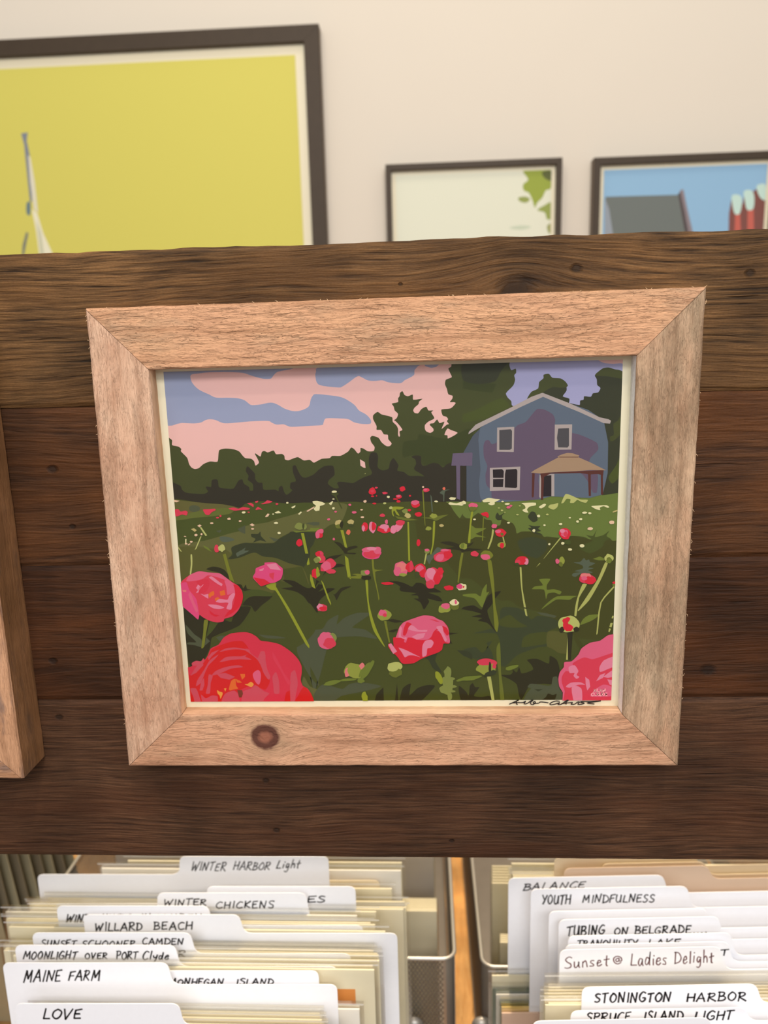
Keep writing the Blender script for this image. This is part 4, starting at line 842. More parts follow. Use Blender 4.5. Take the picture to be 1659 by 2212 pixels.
# simple stroke alphabet (unit box: x 0..w, y 0..1)
GL = {
 'A': (0.85, [[(0, 0), (0.42, 1), (0.8, 0)], [(0.14, 0.36), (0.74, 0.38)]]), 'B': (0.75, [[(0.08, 0), (0.12, 1)], [(0.0, 0.98), (0.5, 0.95), (0.6, 0.75), (0.42, 0.55), (0.12, 0.52), (0.55, 0.48), (0.72, 0.26), (0.5, 0.04), (0.02, 0.0)]]),
 'C': (0.72, [[(0.68, 0.9), (0.4, 1.0), (0.1, 0.66), (0.06, 0.26), (0.3, 0.0), (0.7, 0.1)]]), 'D': (0.8, [[(0.1, 0), (0.12, 1)], [(0, 0.97), (0.45, 0.93), (0.76, 0.55), (0.6, 0.16), (0.06, 0.0)]]),
 'E': (0.68, [[(0.64, 0.98), (0.1, 0.94), (0.06, 0.5), (0.5, 0.54), (0.06, 0.5), (0.08, 0.02), (0.66, 0.06)]]), 'F': (0.66, [[(0.66, 1.0), (0.1, 0.92), (0.06, 0)], [(0.07, 0.5), (0.52, 0.54)]]),
 'G': (0.8, [[(0.7, 0.88), (0.42, 1), (0.1, 0.66), (0.06, 0.24), (0.36, 0), (0.68, 0.16), (0.7, 0.42), (0.44, 0.42)]]), 'H': (0.82, [[(0.08, 0), (0.12, 1)], [(0.7, 0), (0.74, 1)], [(0.08, 0.48), (0.74, 0.54)]]),
 'I': (0.28, [[(0.14, 0), (0.16, 1)]]), 'J': (0.6, [[(0.5, 1), (0.5, 0.2), (0.28, 0.0), (0.05, 0.18)]]), 'K': (0.75, [[(0.08, 0), (0.12, 1)], [(0.68, 1), (0.12, 0.46), (0.7, 0.02)]]),
 'L': (0.62, [[(0.12, 1), (0.06, 0.04), (0.6, 0.06)]]), 'M': (0.98, [[(0.04, 0), (0.14, 0.98), (0.44, 0.3), (0.78, 1), (0.88, 0)]]), 'N': (0.84, [[(0.06, 0), (0.12, 0.96), (0.62, 0.04), (0.74, 1)]]),
 'O': (0.8, [[(0.4, 1), (0.1, 0.74), (0.06, 0.3), (0.34, 0), (0.66, 0.22), (0.72, 0.66), (0.46, 0.98), (0.32, 0.96)]]), 'P': (0.7, [[(0.1, 0), (0.12, 1)], [(0, 0.96), (0.5, 0.96), (0.66, 0.74), (0.44, 0.5), (0.12, 0.48)]]),
 'Q': (0.82, [[(0.4, 1), (0.1, 0.74), (0.06, 0.3), (0.34, 0), (0.66, 0.22), (0.72, 0.66), (0.46, 0.98), (0.32, 0.96)], [(0.46, 0.3), (0.78, -0.1)]]), 'R': (0.8, [[(0.06, 0), (0.14, 1)], [(0, 0.92), (0.5, 0.98), (0.62, 0.76), (0.4, 0.54), (0.12, 0.5), (0.74, 0.0)]]),
 'S': (0.68, [[(0.62, 0.92), (0.34, 1.0), (0.1, 0.8), (0.28, 0.56), (0.56, 0.4), (0.58, 0.14), (0.3, 0.0), (0.04, 0.1)]]), 'T': (0.72, [[(0.36, 0.96), (0.3, 0)], [(0, 0.92), (0.72, 1.0)]]),
 'U': (0.78, [[(0.08, 1), (0.08, 0.3), (0.3, 0.0), (0.6, 0.2), (0.68, 1), (0.68, 0.3), (0.74, 0.02)]]), 'V': (0.78, [[(0.04, 1), (0.3, 0), (0.74, 1)]]), 'W': (1.05, [[(0.04, 1), (0.16, 0.02), (0.5, 0.7), (0.66, 0.02), (1.0, 1)]]),
 'Y': (0.75, [[(0.04, 1), (0.32, 0.52)], [(0.74, 1), (0.2, -0.02)]]), 'Z': (0.7, [[(0.05, 0.95), (0.62, 0.98), (0.05, 0.02), (0.66, 0.04)]]), '.': (0.3, [[(0.1, 0.02), (0.16, 0.06)]]),
 '@': (1.0, [[(0.62, 0.34), (0.36, 0.2), (0.32, 0.5), (0.6, 0.58), (0.62, 0.3), (0.84, 0.36), (0.78, 0.72), (0.42, 0.86), (0.1, 0.6), (0.12, 0.16), (0.46, -0.04), (0.8, 0.1)]]),
 'a': (0.58, [[(0.46, 0.5), (0.2, 0.56), (0.06, 0.22), (0.22, 0.0), (0.46, 0.3), (0.48, 0.5), (0.46, 0.1), (0.56, 0.0)]]), 'd': (0.6, [[(0.46, 0.4), (0.2, 0.54), (0.05, 0.22), (0.22, 0.0), (0.46, 0.3), (0.5, 1.0), (0.46, 0.1), (0.56, 0.0)]]),
 'e': (0.52, [[(0.06, 0.28), (0.4, 0.34), (0.34, 0.54), (0.12, 0.46), (0.08, 0.12), (0.26, 0.0), (0.5, 0.12)]]), 'g': (0.56, [[(0.46, 0.46), (0.2, 0.54), (0.06, 0.26), (0.24, 0.06), (0.46, 0.36), (0.46, -0.2), (0.26, -0.42), (0.08, -0.3)]]),
 'h': (0.58, [[(0.08, 1.0), (0.08, 0.0)], [(0.08, 0.3), (0.32, 0.52), (0.46, 0.3), (0.5, 0.0)]]), 'i': (0.24, [[(0.12, 0.5), (0.12, 0.0)], [(0.14, 0.74), (0.17, 0.78)]]), 'l': (0.24, [[(0.12, 1.0), (0.1, 0.0)]]),
 'n': (0.56, [[(0.06, 0.5), (0.08, 0.0)], [(0.08, 0.34), (0.3, 0.54), (0.44, 0.3), (0.48, 0.0)]]), 'o': (0.52, [[(0.26, 0.54), (0.06, 0.3), (0.18, 0.0), (0.44, 0.2), (0.38, 0.48), (0.24, 0.54)]]),
 'r': (0.44, [[(0.06, 0.5), (0.08, 0.0)], [(0.08, 0.3), (0.24, 0.52), (0.42, 0.5)]]), 's': (0.48, [[(0.42, 0.5), (0.16, 0.52), (0.1, 0.36), (0.36, 0.2), (0.34, 0.02), (0.06, 0.02)]]), 't': (0.44, [[(0.2, 0.86), (0.18, 0.06), (0.32, 0.0)], [(0.0, 0.5), (0.44, 0.56)]]),
 'u': (0.56, [[(0.06, 0.5), (0.08, 0.12), (0.26, 0.0), (0.44, 0.3), (0.46, 0.52), (0.46, 0.12), (0.54, 0.0)]]), 'y': (0.54, [[(0.06, 0.5), (0.12, 0.2), (0.42, 0.3)], [(0.48, 0.52), (0.36, -0.1), (0.14, -0.36)]]), 'c': (0.46, [[(0.42, 0.46), (0.2, 0.54), (0.06, 0.26), (0.2, 0.0), (0.44, 0.08)]]),
}
def lettering(text, px0, px1, pyb, cap, Y, mat, parent, slope=0.0, slant=0.14, w=0.0012, rnd=random.Random(3)):
    """handwriting from px0 to px1 (photo pixels), base line at pyb, capital height cap"""
    tot = sum((GL[c][0] + 0.16) if c in GL else 0.55 for c in text) - 0.16
    sx = (px1 - px0) / tot; x = px0; strokes = []
    for c in text:
        if c not in GL: x += 0.55 * sx; continue
        gw, gs = GL[c]; kx, ky, dy = rnd.uniform(0.92, 1.05), rnd.uniform(0.9, 1.08), rnd.uniform(-0.04, 0.04)
        for s in gs:
            P = []
            for (a, b) in s:
                a += rnd.uniform(-0.03, 0.03); b += rnd.uniform(-0.03, 0.03)
                X = x + a * sx * kx + slant * b * cap; Yp = pyb + slope * (X - px0) - (b * ky + dy) * cap
                q = onY(X, Yp, Y); P.append((q.x, q.z, rnd.uniform(0.8, 1.15)))
            if c in 'NMWVAZKLTFHIEY': strokes += [[P[i], P[i + 1]] for i in range(len(P) - 1)]
            else: strokes.append(smooth_stroke(P, 3))
        x += (gw + 0.16) * sx
    o = ribbon_mesh('lettering', strokes, Y, w, mat, None); keep_y(o, parent); return o
def keep_y(o, parent):
    o.parent = parent; o.matrix_parent_inverse = Matrix.Translation(-Vector(parent.location))
lettering('ALAN', 1282, 1308, 1495, 6.5, PY - 0.0009, plain('pink_print_ink', lin((246, 170, 176)), 0.5), peony, w=0.0005, slant=0)
lettering('CLAUDE', 1277, 1312, 1503, 6.5, PY - 0.0009, bpy.data.materials['pink_print_ink'], peony, w=0.0005, slant=0)

# ---------------------------------------------------------------- the neighbouring frame at the left edge
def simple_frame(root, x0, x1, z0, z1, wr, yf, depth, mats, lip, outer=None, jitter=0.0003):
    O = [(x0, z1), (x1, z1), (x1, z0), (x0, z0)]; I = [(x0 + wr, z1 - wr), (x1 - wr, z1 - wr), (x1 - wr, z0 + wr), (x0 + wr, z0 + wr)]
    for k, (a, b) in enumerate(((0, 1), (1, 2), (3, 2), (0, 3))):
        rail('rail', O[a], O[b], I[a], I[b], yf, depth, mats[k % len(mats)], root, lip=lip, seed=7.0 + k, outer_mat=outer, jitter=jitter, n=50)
lf = thing('framed_print', 'dark-streaked deep wooden picture frame, its right edge just inside the left border', 'framed picture')
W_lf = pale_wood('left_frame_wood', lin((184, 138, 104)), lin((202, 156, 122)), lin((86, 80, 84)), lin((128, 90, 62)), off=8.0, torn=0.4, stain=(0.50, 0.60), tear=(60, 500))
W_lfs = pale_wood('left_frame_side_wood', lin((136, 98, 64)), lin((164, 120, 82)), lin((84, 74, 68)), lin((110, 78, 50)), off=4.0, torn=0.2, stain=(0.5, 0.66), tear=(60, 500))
lx1 = -0.2286; lz0 = -0.1402
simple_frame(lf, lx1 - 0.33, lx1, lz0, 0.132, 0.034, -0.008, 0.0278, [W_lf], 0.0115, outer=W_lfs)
lp = Print(0.0030, (lx1 - 0.33 + 0.03, lx1 - 0.03, lz0 + 0.03, 0.102))
R4 = lambda x0, x1, z0, z1: [(x0, z0), (x1, z0), (x1, z1), (x0, z1)]
lp.poly(R4(lx1 - 0.30, lx1 - 0.03, lz0 + 0.03, 0.102), lin((228, 214, 176)), True)
lp.poly(R4(lx1 - 0.285, lx1 - 0.045, lz0 + 0.045, 0.088), lin((120, 150, 170)), True)
lp.build('printed_picture', M_flat, lf)
box('backing_board', (lx1 - 0.300, lx1 - 0.030, 0.0032, 0.006, lz0 + 0.030, 0.102), M_grey_card, lf)

# ---------------------------------------------------------------- pictures on the wall behind
FY = WALL_Y - 0.030                              # front plane of the wall frames
def wall_picture(label, x0, x1, z0, z1, wr, shapes, ground, margin):
    t = thing('framed_print', label, 'framed picture')
    simple_frame(t, x0, x1, z0, z1, wr, FY, 0.029, [M_frame_dark], 0.012, outer=M_frame_side, jitter=0.0)
    Y = FY + 0.011
    box('print_paper', (x0 + wr * 0.8, x1 - wr * 0.8, Y + 0.001, Y + 0.004, z0 + wr * 0.8, z1 - wr * 0.8), M_paper, t)
    a, b, c, d = x0 + wr + margin, x1 - wr - margin, z0 + wr + margin, z1 - wr - margin
    p = Print(Y, (a, b, c, d), 3e-5); p.poly(R4(a, b, c, d), lin(ground))
    for col, pts, sm in shapes:
        P = [xz(onY(u, v, Y)) for u, v in pts]
        p.poly(catmull(P, 4) if sm else P, lin(col))
    p.build('printed_picture', M_flat, t); return t
def corner(px, py): return xz(onY(px, py, FY))
bx, bz = corner(688, 50)
S = lambda X, Y_: (X * 720 / 1659, Y_ * 720 / 1659)
wall_picture('large yellow-green print in a thick dark frame, upper left on the wall', bx - 1.00, bx, bz - 0.80, bz, 0.0315,
  [((130, 138, 150), [S(105, 665), (47, 288), (60, 286), S(133, 700), S(150, 780), S(160, 1000), S(150, 1010), S(135, 870), S(120, 720)], 0),
   ((224, 222, 200), [S(140, 770), S(152, 785), S(172, 900), S(190, 1060), S(168, 1040), S(150, 900)], 0),
   ((110, 132, 138), [S(133, 1010), S(152, 1010), S(150, 1070), S(132, 1060)], 1),
   ((130, 134, 120), [S(130, 1155), S(142, 1160), S(122, 1260), S(108, 1290), S(112, 1220)], 0),
   ((236, 234, 208), [S(158, 1040), S(185, 1060), S(215, 1160), S(262, 1262), S(262, 1300), S(200, 1300), S(180, 1150)], 0),
   ((206, 208, 180), [S(180, 1090), S(205, 1160), S(225, 1300), S(205, 1300), S(188, 1160)], 0)],
  (214, 208, 104), 0.020)
T2 = lambda X, Y_: (800 + X * 440 / 1659, 300 + Y_ * 440 / 1659)
x0, z1 = corner(832, 355); x1, _ = corner(1215.5, 344)
wall_picture('small pale sky print with green leaves at its corner, middle of the wall', x0, x1, z1 - 0.30, z1, 0.0120,
  [((152, 168, 72), [T2(1250, 250), T2(1480, 255), T2(1470, 400), T2(1430, 420), T2(1400, 480), T2(1360, 520), T2(1340, 560), T2(1320, 500), T2(1290, 440), T2(1250, 420), T2(1245, 370), T2(1285, 330)], 1),
   ((150, 162, 90), [T2(1205, 480), T2(1260, 470), T2(1300, 490), T2(1270, 520), T2(1220, 510)], 1),
   ((150, 164, 88), [T2(1360, 580), T2(1420, 540), T2(1475, 520), T2(1480, 640), T2(1440, 655), T2(1420, 600)], 1),
   ((96, 104, 60), [T2(1400, 270), T2(1480, 260), T2(1480, 340), T2(1420, 320)], 1), ((150, 156, 90), [T2(1440, 710), T2(1475, 690), T2(1475, 770), T2(1450, 760)], 1),
   ((200, 212, 190), [T2(1130, 725), T2(1220, 705), T2(1310, 715), T2(1230, 740)], 1)],
  (226, 230, 212), 0.0085)
T3 = lambda X, Y_: (1240 + X * 419 / 1659, 300 + Y_ * 419 / 1659)
x0, z1 = corner(1284, 340)
wall_picture('small blue sky print with a grey roof and red piers, right on the wall', x0, x0 + 0.372, z1 - 0.30, z1, 0.0140,
  [((112, 120, 118), [T3(270, 495), T3(890, 478), T3(990, 800), T3(985, 900), T3(330, 900), T3(270, 560)], 0),
   ((150, 160, 172), [T3(262, 500), T3(300, 600), T3(335, 830), T3(260, 830)], 0),
   ((86, 78, 80), [T3(890, 470), T3(920, 440), T3(960, 620), T3(1010, 860), T3(960, 860), T3(930, 700)], 0),
   ((140, 130, 136), [T3(905, 440), T3(935, 430), T3(970, 600), T3(1030, 860), T3(990, 860), T3(945, 620)], 0),
   ((128, 82, 76), [T3(1345, 520), T3(1440, 560), T3(1450, 500), T3(1560, 430), T3(1640, 400), T3(1640, 900), T3(1320, 900), T3(1325, 640)], 0),
   ((196, 104, 92), [T3(1378, 640), T3(1420, 640), T3(1430, 860), T3(1370, 860)], 0), ((196, 104, 92), [T3(1485, 600), T3(1535, 600), T3(1540, 860), T3(1480, 860)], 0),
   ((196, 226, 218), [T3(1348, 490), T3(1390, 475), T3(1430, 495), T3(1435, 560), T3(1415, 640), T3(1375, 640), T3(1355, 570)], 1),
   ((196, 226, 218), [T3(1450, 455), T3(1490, 435), T3(1530, 455), T3(1542, 520), T3(1530, 600), T3(1480, 605), T3(1460, 530)], 1),
   ((196, 226, 218), [T3(1560, 410), T3(1600, 385), T3(1640, 400), T3(1640, 520), T3(1590, 500)], 1)],
  (146, 188, 222), 0.0085)
# ---------------------------------------------------------------- table and wire bins
M_table = dark_wood('table_wood', lin((196, 140, 80)), lin((236, 190, 128)), lin((224, 160, 92)), 0.4, ridge_scale=160, off=12.0)
tb = thing('display_table', 'light wooden table top showing between the two columns of wire bins', 'table')
tt = box('table_top', (-1.1, 1.1, -0.12, WALL_Y - 0.25, TABLE_Z - 0.03, TABLE_Z), M_table, tb); grain_uv(tt, 'z')
for sx in (-1, 1):
    for y in (-0.06, WALL_Y - 0.33):
        l = box('leg', (sx * 1.02 - 0.03, sx * 1.02 + 0.03, y, y + 0.06, -1.4999, TABLE_Z - 0.0302), M_table, tb); grain_uv(l, 'z')

def tube(name, path, r, mat, parent, seg=8, closed=False):
    vs, fs = [], []; n = len(path); P = [Vector(p) for p in path]
    for i, p in enumerate(P):
        a = P[i - 1] if (closed or i > 0) else p; b = P[(i + 1) % n] if (closed or i < n - 1) else p
        d = (b - a).normalized(); ref = Vector((0, 0, 1)) if abs(d.z) < 0.9 else Vector((1, 0, 0))
        s = d.cross(ref).normalized(); t = s.cross(d)
        for k in range(seg):
            an = 2 * math.pi * k / seg; vs.append(p + (s * math.cos(an) + t * math.sin(an)) * r)
    for i in range(n if closed else n - 1):
        for k in range(seg):
            a = i * seg + k; b = i * seg + (k + 1) % seg; j = (i + 1) % n
            fs.append((a, b, j * seg + (k + 1) % seg, j * seg + k))
    if not closed: fs.append(tuple(range(seg))[::-1]); fs.append(tuple(range((n - 1) * seg, n * seg)))
    return mesh(name, vs, fs, mat, parent, smooth=True)
def lattice(name, origin, U, V, w, h, pitch, mat, parent, thin=0.00055, depth=0.0006):
    """expanded-metal panel: two families of slanted strips clipped to the panel"""
    origin, U, V = Vector(origin), Vector(U), Vector(V); N = U.cross(V); vs, fs = [], []
    k = 0.62
    for sg in (1, -1):
        c = -h * k - pitch if sg == 1 else 0
        end = w if sg == 1 else w + h * k
        while c < end:
            t0, t1 = 0.0, h
            if sg == 1:
                t0 = max(t0, -c / k); t1 = min(t1, (w - c) / k)
            else:
                t0 = max(t0, (c - w) / k); t1 = min(t1, c / k)
            if t1 - t0 > 1e-4:
                a = origin + U * (c + sg * k * t0) + V * t0; b = origin + U * (c + sg * k * t1) + V * t1
                d = (b - a).normalized(); s = d.cross(N).normalized() * thin; e = N * depth * 0.5; off = N * (sg * 0.0003)
                base = len(vs)
                for p in (a, b):
                    for q in (s + e, -s + e, -s - e, s - e): vs.append(p + q + off)
                for j in range(4): fs.append((base + j, base + (j + 1) % 4, base + 4 + (j + 1) % 4, base + 4 + j))
            c += pitch
    o = mesh(name, vs, fs, mat, parent); return tag(o, kind='stuff')
def rounded(x0, x1, y0, y1, z, r=0.012, k=5):
    out = []
    for cx, cy, a0 in ((x1 - r, y1 - r, 0), (x0 + r, y1 - r, 90), (x0 + r, y0 + r, 180), (x1 - r, y0 + r, 270)):
        for j in range(k + 1):
            a = math.radians(a0 + 90 * j / k); out.append((cx + r * math.cos(a), cy + r * math.sin(a), z))
    return out
def bin_(label, x0, x1, y0, y1, ztop, feet=True):
    t = thing('wire_bin', label, 'bin', 'wire bins on the table', ((x0 + x1) / 2, (y0 + y1) / 2, TABLE_Z))
    def K(o): keep_y(o, t); return o
    zb = TABLE_Z + 0.006
    K(tube('rim', rounded(x0, x1, y0, y1, ztop), 0.0021, M_steel, None, closed=True))
    K(tube('base_rim', rounded(x0, x1, y0, y1, zb + 0.002), 0.002, M_steel, None, closed=True))
    h = ztop - zb - 0.004; r = 0.012; z0 = zb + 0.002
    K(lattice('mesh_panel', (x0 + r, y0, z0), (1, 0, 0), (0, 0, 1), x1 - x0 - 2 * r, h, 0.0042, M_wire, None))
    K(lattice('mesh_panel', (x0 + r, y1, z0), (1, 0, 0), (0, 0, 1), x1 - x0 - 2 * r, h, 0.0042, M_wire, None))
    K(lattice('mesh_panel', (x0, y0 + r, z0), (0, 1, 0), (0, 0, 1), y1 - y0 - 2 * r, h, 0.0042, M_wire, None))
    K(lattice('mesh_panel', (x1, y0 + r, z0), (0, 1, 0), (0, 0, 1), y1 - y0 - 2 * r, h, 0.0042, M_wire, None))
    # the sheet-steel corners and bottom pan
    for cx, cy, a0 in ((x1 - r, y1 - r, 0), (x0 + r, y1 - r, 90), (x0 + r, y0 + r, 180), (x1 - r, y0 + r, 270)):
        vs, fs = [], []
        for j in range(7):
            a = math.radians(a0 + 90 * j / 6)
            for rr in (r, r - 0.0008):
                vs.append((cx + rr * math.cos(a), cy + rr * math.sin(a), z0)); vs.append((cx + rr * math.cos(a), cy + rr * math.sin(a), ztop))
        for j in range(6):
            b = j * 4; c = b + 4; fs += [(b, c, c + 1, b + 1), (b + 2, b + 3, c + 3, c + 2), (b + 1, c + 1, c + 3, b + 3), (b, b + 2, c + 2, c)]
        K(mesh('corner', vs, fs, M_steel, None))
    K(box('bottom_pan', (x0 + 0.003, x1 - 0.003, y0 + 0.003, y1 - 0.003, TABLE_Z + 0.0002, TABLE_Z + 0.003), M_wire, None))
    return t
RY0, RY1 = 0.247, 0.74
zr = onY(978, 2072, RY0).z
xl = onY(978, 2060, RY0).x + 0.002; xr = onY(1042, 2090, RY0).x
XB = onZ(150, 1880, zr).x
bin_('silver wire bin far behind the left column of dividers', XB, xl, RY0, RY1, zr)
bin_('silver wire bin far behind the right column of dividers', xr, xr + 0.37, RY0 - 0.005, RY1 - 0.005, zr - 0.004)
FB = 0.236
FZ = onY(895, 2225, FB).z
fl_x1 = onY(902, 2200, FB).x; fr_x0 = onY(1046, 2200, FB).x
bin_('silver wire bin in front holding the left column of dividers', fl_x1 - 0.372, fl_x1, -0.08, FB, FZ)
bin_('silver wire bin in front holding the right column of dividers', fr_x0, fr_x0 + 0.42, -0.08, FB, FZ)
# the rounded corner caps seen on the front bins
def cap(parent, px, py, y):
    p = onY(px, py, y); vs, fs = [], []; n, m = 14, 7
    for i in range(m + 1):
        th = math.pi * i / m
        for j in range(n):
            a = 2 * math.pi * j / n; rr = math.sin(th)
            vs.append((p.x + 0.011 * rr * math.cos(a), p.y + 0.006 * rr * math.sin(a), p.z - 0.006 + 0.009 * math.cos(th)))
    for i in range(m):
        for j in range(n):
            a = i * n + j; b = i * n + (j + 1) % n; fs.append((a, a + n, b + n, b))
    o = mesh('corner_cap', vs, fs, M_steel, None, smooth=True); keep_y(o, parent)
bins = [o for o in scene.objects if o.name.startswith('wire_bin')]
cap(bins[2], 893, 2203, FB); cap(bins[3], 1042, 2203, FB)

# ---------------------------------------------------------------- card dividers and sleeved prints
CZ = CAM.z - 0.47
def fillet(P, k=5):
    out = []; n = len(P)
    for i in range(n):
        a, b, c = Vector(P[i - 1][:2]), Vector(P[i][:2]), Vector(P[(i + 1) % n][:2]); r = P[i][2]
        if r <= 0: out.append((b.x, b.y)); continue
        u, v = (a - b), (c - b); L = min(u.length, v.length) * 0.5; r = min(r, L); u.normalize(); v.normalize()
        p0, p1 = b + u * r, b + v * r
        for j in range(k + 1):
            t = j / k; q = p0 * (1 - t) ** 2 + b * 2 * t * (1 - t) + p1 * t * t; out.append((q.x, q.y))
    return out
def slab(name, P, y0, y1, mat, parent=None):     # outline in (x, z), from y0 back to y1
    n = len(P); vs = [(a, y0, b) for a, b in P] + [(a, y1, b) for a, b in P]
    T = geometry.tessellate_polygon([[Vector((a, b, 0)) for a, b in P]]); fs = []
    for t in T:
        a, b, c = (Vector(P[i]) for i in t); cr = (b - a).x * (c - a).y - (b - a).y * (c - a).x
        t = t if cr > 0 else t[::-1]; fs.append(tuple(t)); fs.append(tuple(i + n for i in t[::-1]))
    area2 = sum(P[i - 1][0] * P[i][1] - P[i][0] * P[i - 1][1] for i in range(n))
    for i in range(n):
        j = (i + 1) % n; fs.append((i, i + n, j + n, j) if area2 > 0 else (i, j, j + n, i + n))
    return mesh(name, vs, fs, mat, parent)
DBOT = TABLE_Z + 0.0045
def divider(label, Y, body, tab, sl=0.0, mat=None, texts=(), r=0.006, group=None):
    """body = (px left, px right, py top); tab = (px left, px right, py top) in photo pixels on the plane Y"""
    l, rgt, yb = body; tl, tr, yt = tab
    L = onY(l, yb + sl * l, Y); Rr = onY(rgt, yb + sl * rgt, Y); A = onY(tl, yt + sl * tl, Y); B = onY(tr, yt + sl * tr, Y)
    A2 = onY(tl, yb + sl * tl, Y); B2 = onY(tr + 12, yb + sl * tr, Y); A3 = onY(tl - 12, yb + sl * tl, Y)
    P = [(L.x, DBOT, 0.002)]
    if tl - l > 20: P += [(L.x, L.z, r), (A3.x, A3.z, 0.004), (A2.x, A2.z + 0.003, 0.003), (A.x, A.z, r)]
    else: P += [(L.x, A.z, r)]
    if rgt - tr > 20: P += [(B.x, B.z, r), (B2.x, B2.z, 0.007), (Rr.x, Rr.z, r)]
    else: P += [(Rr.x, B.z, r)]
    P += [(Rr.x, DBOT, 0.002)]
    cx = (L.x + Rr.x) / 2
    t = thing('card_divider', label, 'divider', group, (cx, Y, DBOT))
    o = slab('card', fillet(P), Y, Y + 0.0005, mat or M_card); keep_y(o, t)
    for tx in texts:
        s, a, b, yb_, cap = tx[:5]; m = tx[5] if len(tx) > 5 else M_ink
        lettering(s, a, b, yb_, cap, Y - 0.00003, m, t, slope=(tx[6] if len(tx) > 6 else sl), w=(tx[7] if len(tx) > 7 else 0.0012), slant=(tx[8] if len(tx) > 8 else 0.14))
    return t
nprint = 0
def sleeved(label, Y, x0, x1, ztop, mat=None, group=None, pic=None, sl=0.0, margin=0.0035, top=0.006, tall=None, seal=True):
    """a matted print in a clear sleeve; x0..x1 mat edges in metres, ztop of the mat"""
    global nprint; nprint += 1
    zb = DBOT if tall is None else ztop - tall
    t = thing('sleeved_print', label, 'print', group, ((x0 + x1) / 2, Y, zb))
    th = 0.0014
    dz = sl * (x1 - x0)
    o = slab('mat_board', [(x0, zb + 0.002), (x1, zb + 0.002), (x1, ztop + dz), (x0, ztop)], Y, Y + th, mat or M_mat); keep_y(o, t)
    if pic:
        c, px0, px1, pz0, pz1 = pic
        o = slab('printed_picture', [(px0, pz0), (px1, pz0), (px1, pz1), (px0, pz1)], Y - 0.0001, Y, plain('print_colour_%d' % nprint, lin(c), 0.5)); keep_y(o, t)
    a, b, h = x0 - margin, x1 + margin, ztop + top
    yf, yb2 = Y - 0.0006, Y + th + 0.0006          # front film, fold along the top, back film
    o = mesh('sleeve', [(a, yf, zb), (b, yf, zb), (b, yf, h + dz), (a, yf, h), (b, yb2, h + dz), (a, yb2, h), (b, yb2, zb), (a, yb2, zb)], [(0, 1, 2, 3), (3, 2, 4, 5), (5, 4, 6, 7)], M_sleeve, None); keep_y(o, t)
    if seal:  # whitish strip laid along the top edge as a painted highlight
        o = mesh('sleeve_glint', [(a, yf - 0.0001, h - 0.0014), (b, yf - 0.0001, h - 0.0014 + dz), (b, yf - 0.0001, h + dz), (a, yf - 0.0001, h)], [(0, 1, 2, 3)], M_glint, None); keep_y(o, t)
    return t
def yz(py, px=600, Z=None): return onZ(px, py, CZ if Z is None else Z).y
G1, G2 = 'cream-matted prints between the left dividers', 'cream-matted prints between the right dividers'
L1, L2 = 'cream-matted print in a clear sleeve, tucked between the left column of white dividers', 'cream-matted print in a clear sleeve, tucked between the right column of white dividers'
# --- left column, back to front.  Y from the top edge of each body on the common height CZ
YL = {n: yz(py) for n, py in dict(harbor=1889, es=1950, chick=1969, wind=1999, will=2015, camden=2060, moon=2087, farm=2127, love=2200).items()}
YL['monh'] = (YL['moon'] + YL['farm']) / 2 - 0.002
divider('white tabbed divider lettered WINTER HARBOR Light, rearmost in the left column', YL['harbor'], (80, 711, 1889), (388, 711, 1850), texts=[('WINTER', 412, 487, 1881, 18, M_ink, 0, 0.0011, 0.3), ('HARBOR', 503, 582, 1879, 17, M_ink, 0, 0.0011, 0.3), ('Light', 596, 646, 1876, 18, M_ink, -0.02, 0.0011, 0.35)])
divider('white tabbed divider with only ES showing at its right', YL['es'], (118, 769, 1952), (447, 769, 1915), texts=[('ES', 663, 702, 1949, 13, M_ink, 0, 0.0013, 0.2)])
divider('white tabbed divider lettered WINTER CHICKENS', YL['chick'], (150, 700, 1990), (340, 660, 1929), texts=[('WINTER', 354, 446, 1955, 13), ('CHICKENS', 466, 592, 1962, 15, M_ink, -0.005, 0.0012, 0.1)])
divider('white tabbed divider lettered WINDJAMMERS, partly covered behind WILLARD BEACH', YL['wind'], (127, 784, 1999), (127, 449, 1957), texts=[('WIND', 142, 192, 1992, 16, M_ink, 0, 0.0013, 0.25), ('JAMMERS', 196, 284, 1990, 15, M_ink, 0, 0.0011, 0.1), ('IN', 302, 322, 1988, 14, M_ink, 0, 0.0011, 0.3), ('CAMDEN', 330, 432, 1988, 14, M_ink, 0, 0.0011, 0.3)])
divider('white tabbed divider lettered WILLARD BEACH', YL['will'], (184, 858, 2016), (184, 516, 1976), texts=[('WILLARD', 205, 308, 2011, 17, M_ink, -0.01, 0.0013, 0.05), ('BEACH', 332, 416, 2008, 17, M_ink, 0.0, 0.0013, 0.05)])
divider('white tabbed divider lettered SUNSET and CAMDEN, second line ending in R', YL['camden'], (75, 757, 2060), (75, 411, 2015), texts=[('SUNSET', 88, 164, 2045, 14, M_ink, 0, 0.0011, 0.2), ('SCHOONER', 176, 292, 2046, 14, M_ink, 0, 0.0011, 0.2), ('CAMDEN', 307, 396, 2040, 13, M_ink, 0, 0.0011, 0.1), ('HARBOR', 290, 401, 2068, 14, M_ink, 0, 0.0011, 0.1)])
divider('white tabbed divider lettered MOONLIGHT OVER PORT Clyde', YL['moon'], (38, 728, 2088), (38, 378, 2042), texts=[('MOONLIGHT', 50, 165, 2072, 17, M_ink, 0, 0.0012, 0.2), ('OVER', 183, 232, 2071, 13, M_ink, 0, 0.0012, 0.1), ('PORT', 251, 297, 2072, 16, M_ink, 0, 0.0012, 0.1), ('Clyde', 307, 364, 2072, 17, M_ink, 0, 0.0012, 0.2)])
